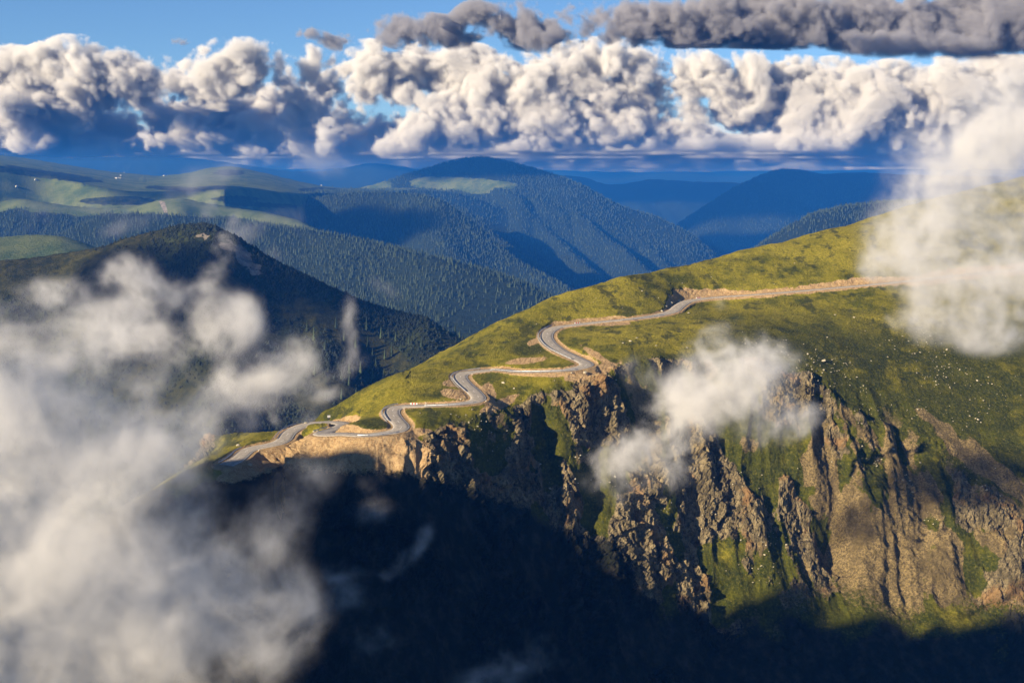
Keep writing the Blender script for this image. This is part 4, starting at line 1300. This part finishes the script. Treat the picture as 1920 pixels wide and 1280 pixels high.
# boulders
def rock_mesh(seed, r):
    g_ = np.random.default_rng(seed)
    t = (1 + 5 ** .5) / 2
    v = np.array([(-1, t, 0), (1, t, 0), (-1, -t, 0), (1, -t, 0), (0, -1, t), (0, 1, t), (0, -1, -t), (0, 1, -t), (t, 0, -1), (t, 0, 1), (-t, 0, -1), (-t, 0, 1)]) / 1.9
    f = [(0, 11, 5), (0, 5, 1), (0, 1, 7), (0, 7, 10), (0, 10, 11), (1, 5, 9), (5, 11, 4), (11, 10, 2), (10, 7, 6), (7, 1, 8), (3, 9, 4), (3, 4, 2), (3, 2, 6), (3, 6, 8), (3, 8, 9), (4, 9, 5), (2, 4, 11), (6, 2, 10), (8, 6, 7), (9, 8, 1)]
    v = v * g_.uniform(.6, 1.25, (12, 1)) * (1.15, .95, .72) * r
    return v, f
BO = [(471, 870, .95, 'pale boulder on the shadow edge left of the spur'), (448, 832, .8, 'pale boulder in thin mist above the leftmost rail'), (595, 806, .7, 'pale boulder beside the hidden hairpin'), (588, 807, .6, 'small pale boulder left of the hidden hairpin'), (575, 789, .7, 'pale boulder where the spur meets the misty slope'),
      (944, 715, .8, 'white boulder on the grass below the long guard rail'), (962, 726, .55, 'small stone on the grass above the cliff edge'), (1168, 640, .6, 'white stone on the meadow under the upper leg'), (1184, 638, .75, 'long white stone on the meadow under the upper leg'), (1195, 632, .5, 'small white stone upper right on the meadow'),
      (1250, 572, .8, 'dark edged stone left of the stony bend'), (1262, 566, .9, 'stone heaped at the stony bend'), (1275, 562, .9, 'upper stone heaped at the stony bend'), (1242, 580, .8, 'lowest stone heaped at the stony bend'), (1290, 584, .7, 'stone below the stony bend'),
      (1230, 645, .5, 'white stone on the green edge above the cliff'), (1290, 650, .6, 'white stone left of the cliff mist'), (1602, 592, .7, 'white stone on dark grass under the straight road'), (1566, 587, .55, 'left white stone on dark grass under the straight road')]
for k_, (px, py, r, lab) in enumerate(BO):
    v, f = rock_mesh(100 + k_, r)
    o = MB().add(v, f).build('boulder', M_BOULDER)
    o.location = near_point(px, py) + np.array((0, 0, r * .2))
    tag(o, lab, 'boulder', 'boulders on the spur')
MS = [(1690, 640), (1740, 660), (1755, 690), (1770, 705), (1560, 690), (1575, 680), (1430, 650), (1450, 660), (1500, 665), (1530, 700), (1600, 740), (1800, 720), (1850, 730), (1820, 790), (1650, 860), (1700, 900), (1300, 1000), (1450, 1020), (1420, 1060), (1750, 980), (1850, 900), (1880, 760), (1640, 780), (1720, 760),
      (1110, 860), (1160, 900), (1250, 960), (950, 830), (1060, 900), (1330, 960), (1390, 900), (1550, 860), (1650, 450), (1500, 520), (1350, 520), (1200, 560), (1100, 570), (1000, 620), (1450, 480), (1280, 530), (1080, 700), (1110, 715), (1040, 705), (900, 770), (860, 790)]
rv_, rf_ = [], []
g_ = np.random.default_rng(55)
protos = [rock_mesh(300 + k, 1.0) for k in range(12)]
Pf = P2.reshape(-1, 3)
order = np.round(Q2X / 10).astype(int) * 1000 + np.round(Q2Y / 10).astype(int)
for (a, b) in MS:
    dense_ = 1690 <= a <= 1770 or 1430 <= a <= 1530 or 1560 <= a <= 1575
    for _ in range(44 if dense_ and 630 < b < 720 else (26 if b > 720 else 7)):
        px, py = a + g_.normal(0, 24), b + g_.normal(0, 15)
        j = int(np.argmin(np.abs(cols - px)))
        i = int(np.argmin(np.abs(Q2Y[j] - py) + (rd[j] < 4.6) * 400))
        q = P2[j, i]
        v, f = protos[g_.integers(12)]
        r = g_.gamma(2.0, .085) + .09
        a_ = g_.uniform(0, 6.28)
        R_ = np.array([[math.cos(a_), -math.sin(a_), 0], [math.sin(a_), math.cos(a_), 0], [0, 0, 1]])
        n0 = len(rv_) * 12
        rv_.append((v * r) @ R_.T + q + (g_.normal(0, .5), g_.normal(0, .5), r * .1))
        rf_.append(np.array(f) + n0)
o = mesh_np('rubble', np.concatenate(rv_), None, np.concatenate(rf_), M_BOULDER)
tag(o, None, None, None, 'stuff')

# huts on the far pastures
hp = empty('hut', (0, 0, 0))
MB().box((0, 0, 1.2), (10, 6.5, 3.6)).build('wall', M_HUT, hp)
MB().add([(-5.4, -3.9, 2.8), (5.4, -3.9, 2.8), (5.4, 0, 5.2), (-5.4, 0, 5.2), (-5.4, 3.9, 2.8), (5.4, 3.9, 2.8)], [(0, 1, 2, 3), (3, 2, 5, 4), (0, 3, 4), (1, 5, 2), (0, 4, 5, 1)]).build('roof', M_HUTROOF, hp)
HUTS = [(232, 324, 'uppermost white hut of the group on the far pasture ridge'), (226, 330, 'white hut below the uppermost one on the far pasture'), (219, 335, 'left lower white hut of the far pasture group'), (224, 336, 'right lower white hut of the far pasture group'), (308, 330, 'left of two white huts on the pasture saddle'),
        (314, 330, 'right of two white huts on the pasture saddle'), (66, 337, 'white hut alone on the far left pasture'), (31, 349, 'lowest white hut at the far left'), (602, 347, 'white hut on the pasture rim before the round mountain')]
for n_, (px, py, lab) in enumerate(HUTS):
    if n_ == 0:
        o = hp
    else:
        o = hp.copy()
        COL.objects.link(o)
        for ch in list(hp.children):
            c_ = ch.copy()
            COL.objects.link(c_)
            c_.parent = o
    o.location = far_point(px, py)
    o.rotation_euler = (0, 0, rng.uniform(0, 3))
    tag(o, lab, 'hut', 'white huts on the far pastures')

# single spruces that can be told apart on the dark hill
tr = empty('spruce', (0, 0, 0))
MB().box((0, 0, 1.0), (.4, .4, 2.6), 0, .7).build('trunk', M_TRUNK, tr)
v, f = [], []
g_ = np.random.default_rng(8)
for L_ in range(7):
    z0, z1, r0 = 1.2 + L_ * 1.35, 3.6 + L_ * 1.42, 2.3 * (1 - L_ / 7.6)
    n0 = len(v)
    k = 9
    for j in range(k):
        a = 2 * math.pi * (j + .5 * (L_ % 2)) / k
        rr = r0 * (1.0 if j % 2 else .62) * g_.uniform(.8, 1.15)
        v.append((rr * math.cos(a), rr * math.sin(a), z0 - .25 * (j % 2) + g_.uniform(-.15, .15)))
    v.append((0, 0, z1))
    f += [(n0 + j, n0 + (j + 1) % k, n0 + k) for j in range(k)]
MB().add(v, f).build('crown', M_SPRUCE, tr)
TS = [(818, 601), (826, 607), (833, 612), (840, 616), (848, 622), (855, 627), (862, 632), (645, 640), (668, 652), (690, 655), (700, 668), (722, 676), (655, 700), (676, 706), (640, 712), (700, 712), (720, 716), (655, 722), (735, 668), (752, 660),
      (610, 660), (590, 640), (575, 620), (630, 618), (660, 612), (688, 622), (715, 634), (742, 640), (768, 646), (790, 652), (560, 690), (590, 705), (612, 722), (540, 660), (520, 700), (690, 742), (668, 752), (640, 748), (610, 752), (705, 692)]
for n_, (px, py) in enumerate(TS):
    if n_ == 0:
        o = tr
    else:
        o = tr.copy()
        COL.objects.link(o)
        for ch in list(tr.children):
            c_ = ch.copy()
            COL.objects.link(c_)
            c_.parent = o
    o.location = far_point(px, py) + np.array((0, 0, -.4))
    s_ = rng.uniform(.75, 1.25)
    o.scale = (s_, s_, s_ * rng.uniform(.9, 1.2))
    o.rotation_euler = (0, 0, rng.uniform(0, 6))
    crest = n_ < 7
    tag(o, 'dark spruce standing on the right crest of the dark hill against blue forest' if crest else 'single dark spruce among shrubs on the shaded right flank of the hill', 'tree',
        'spruces along the crest of the dark hill' if crest else 'spruces on the flank of the dark hill')
print('TIME', round(time.time() - T0, 1))
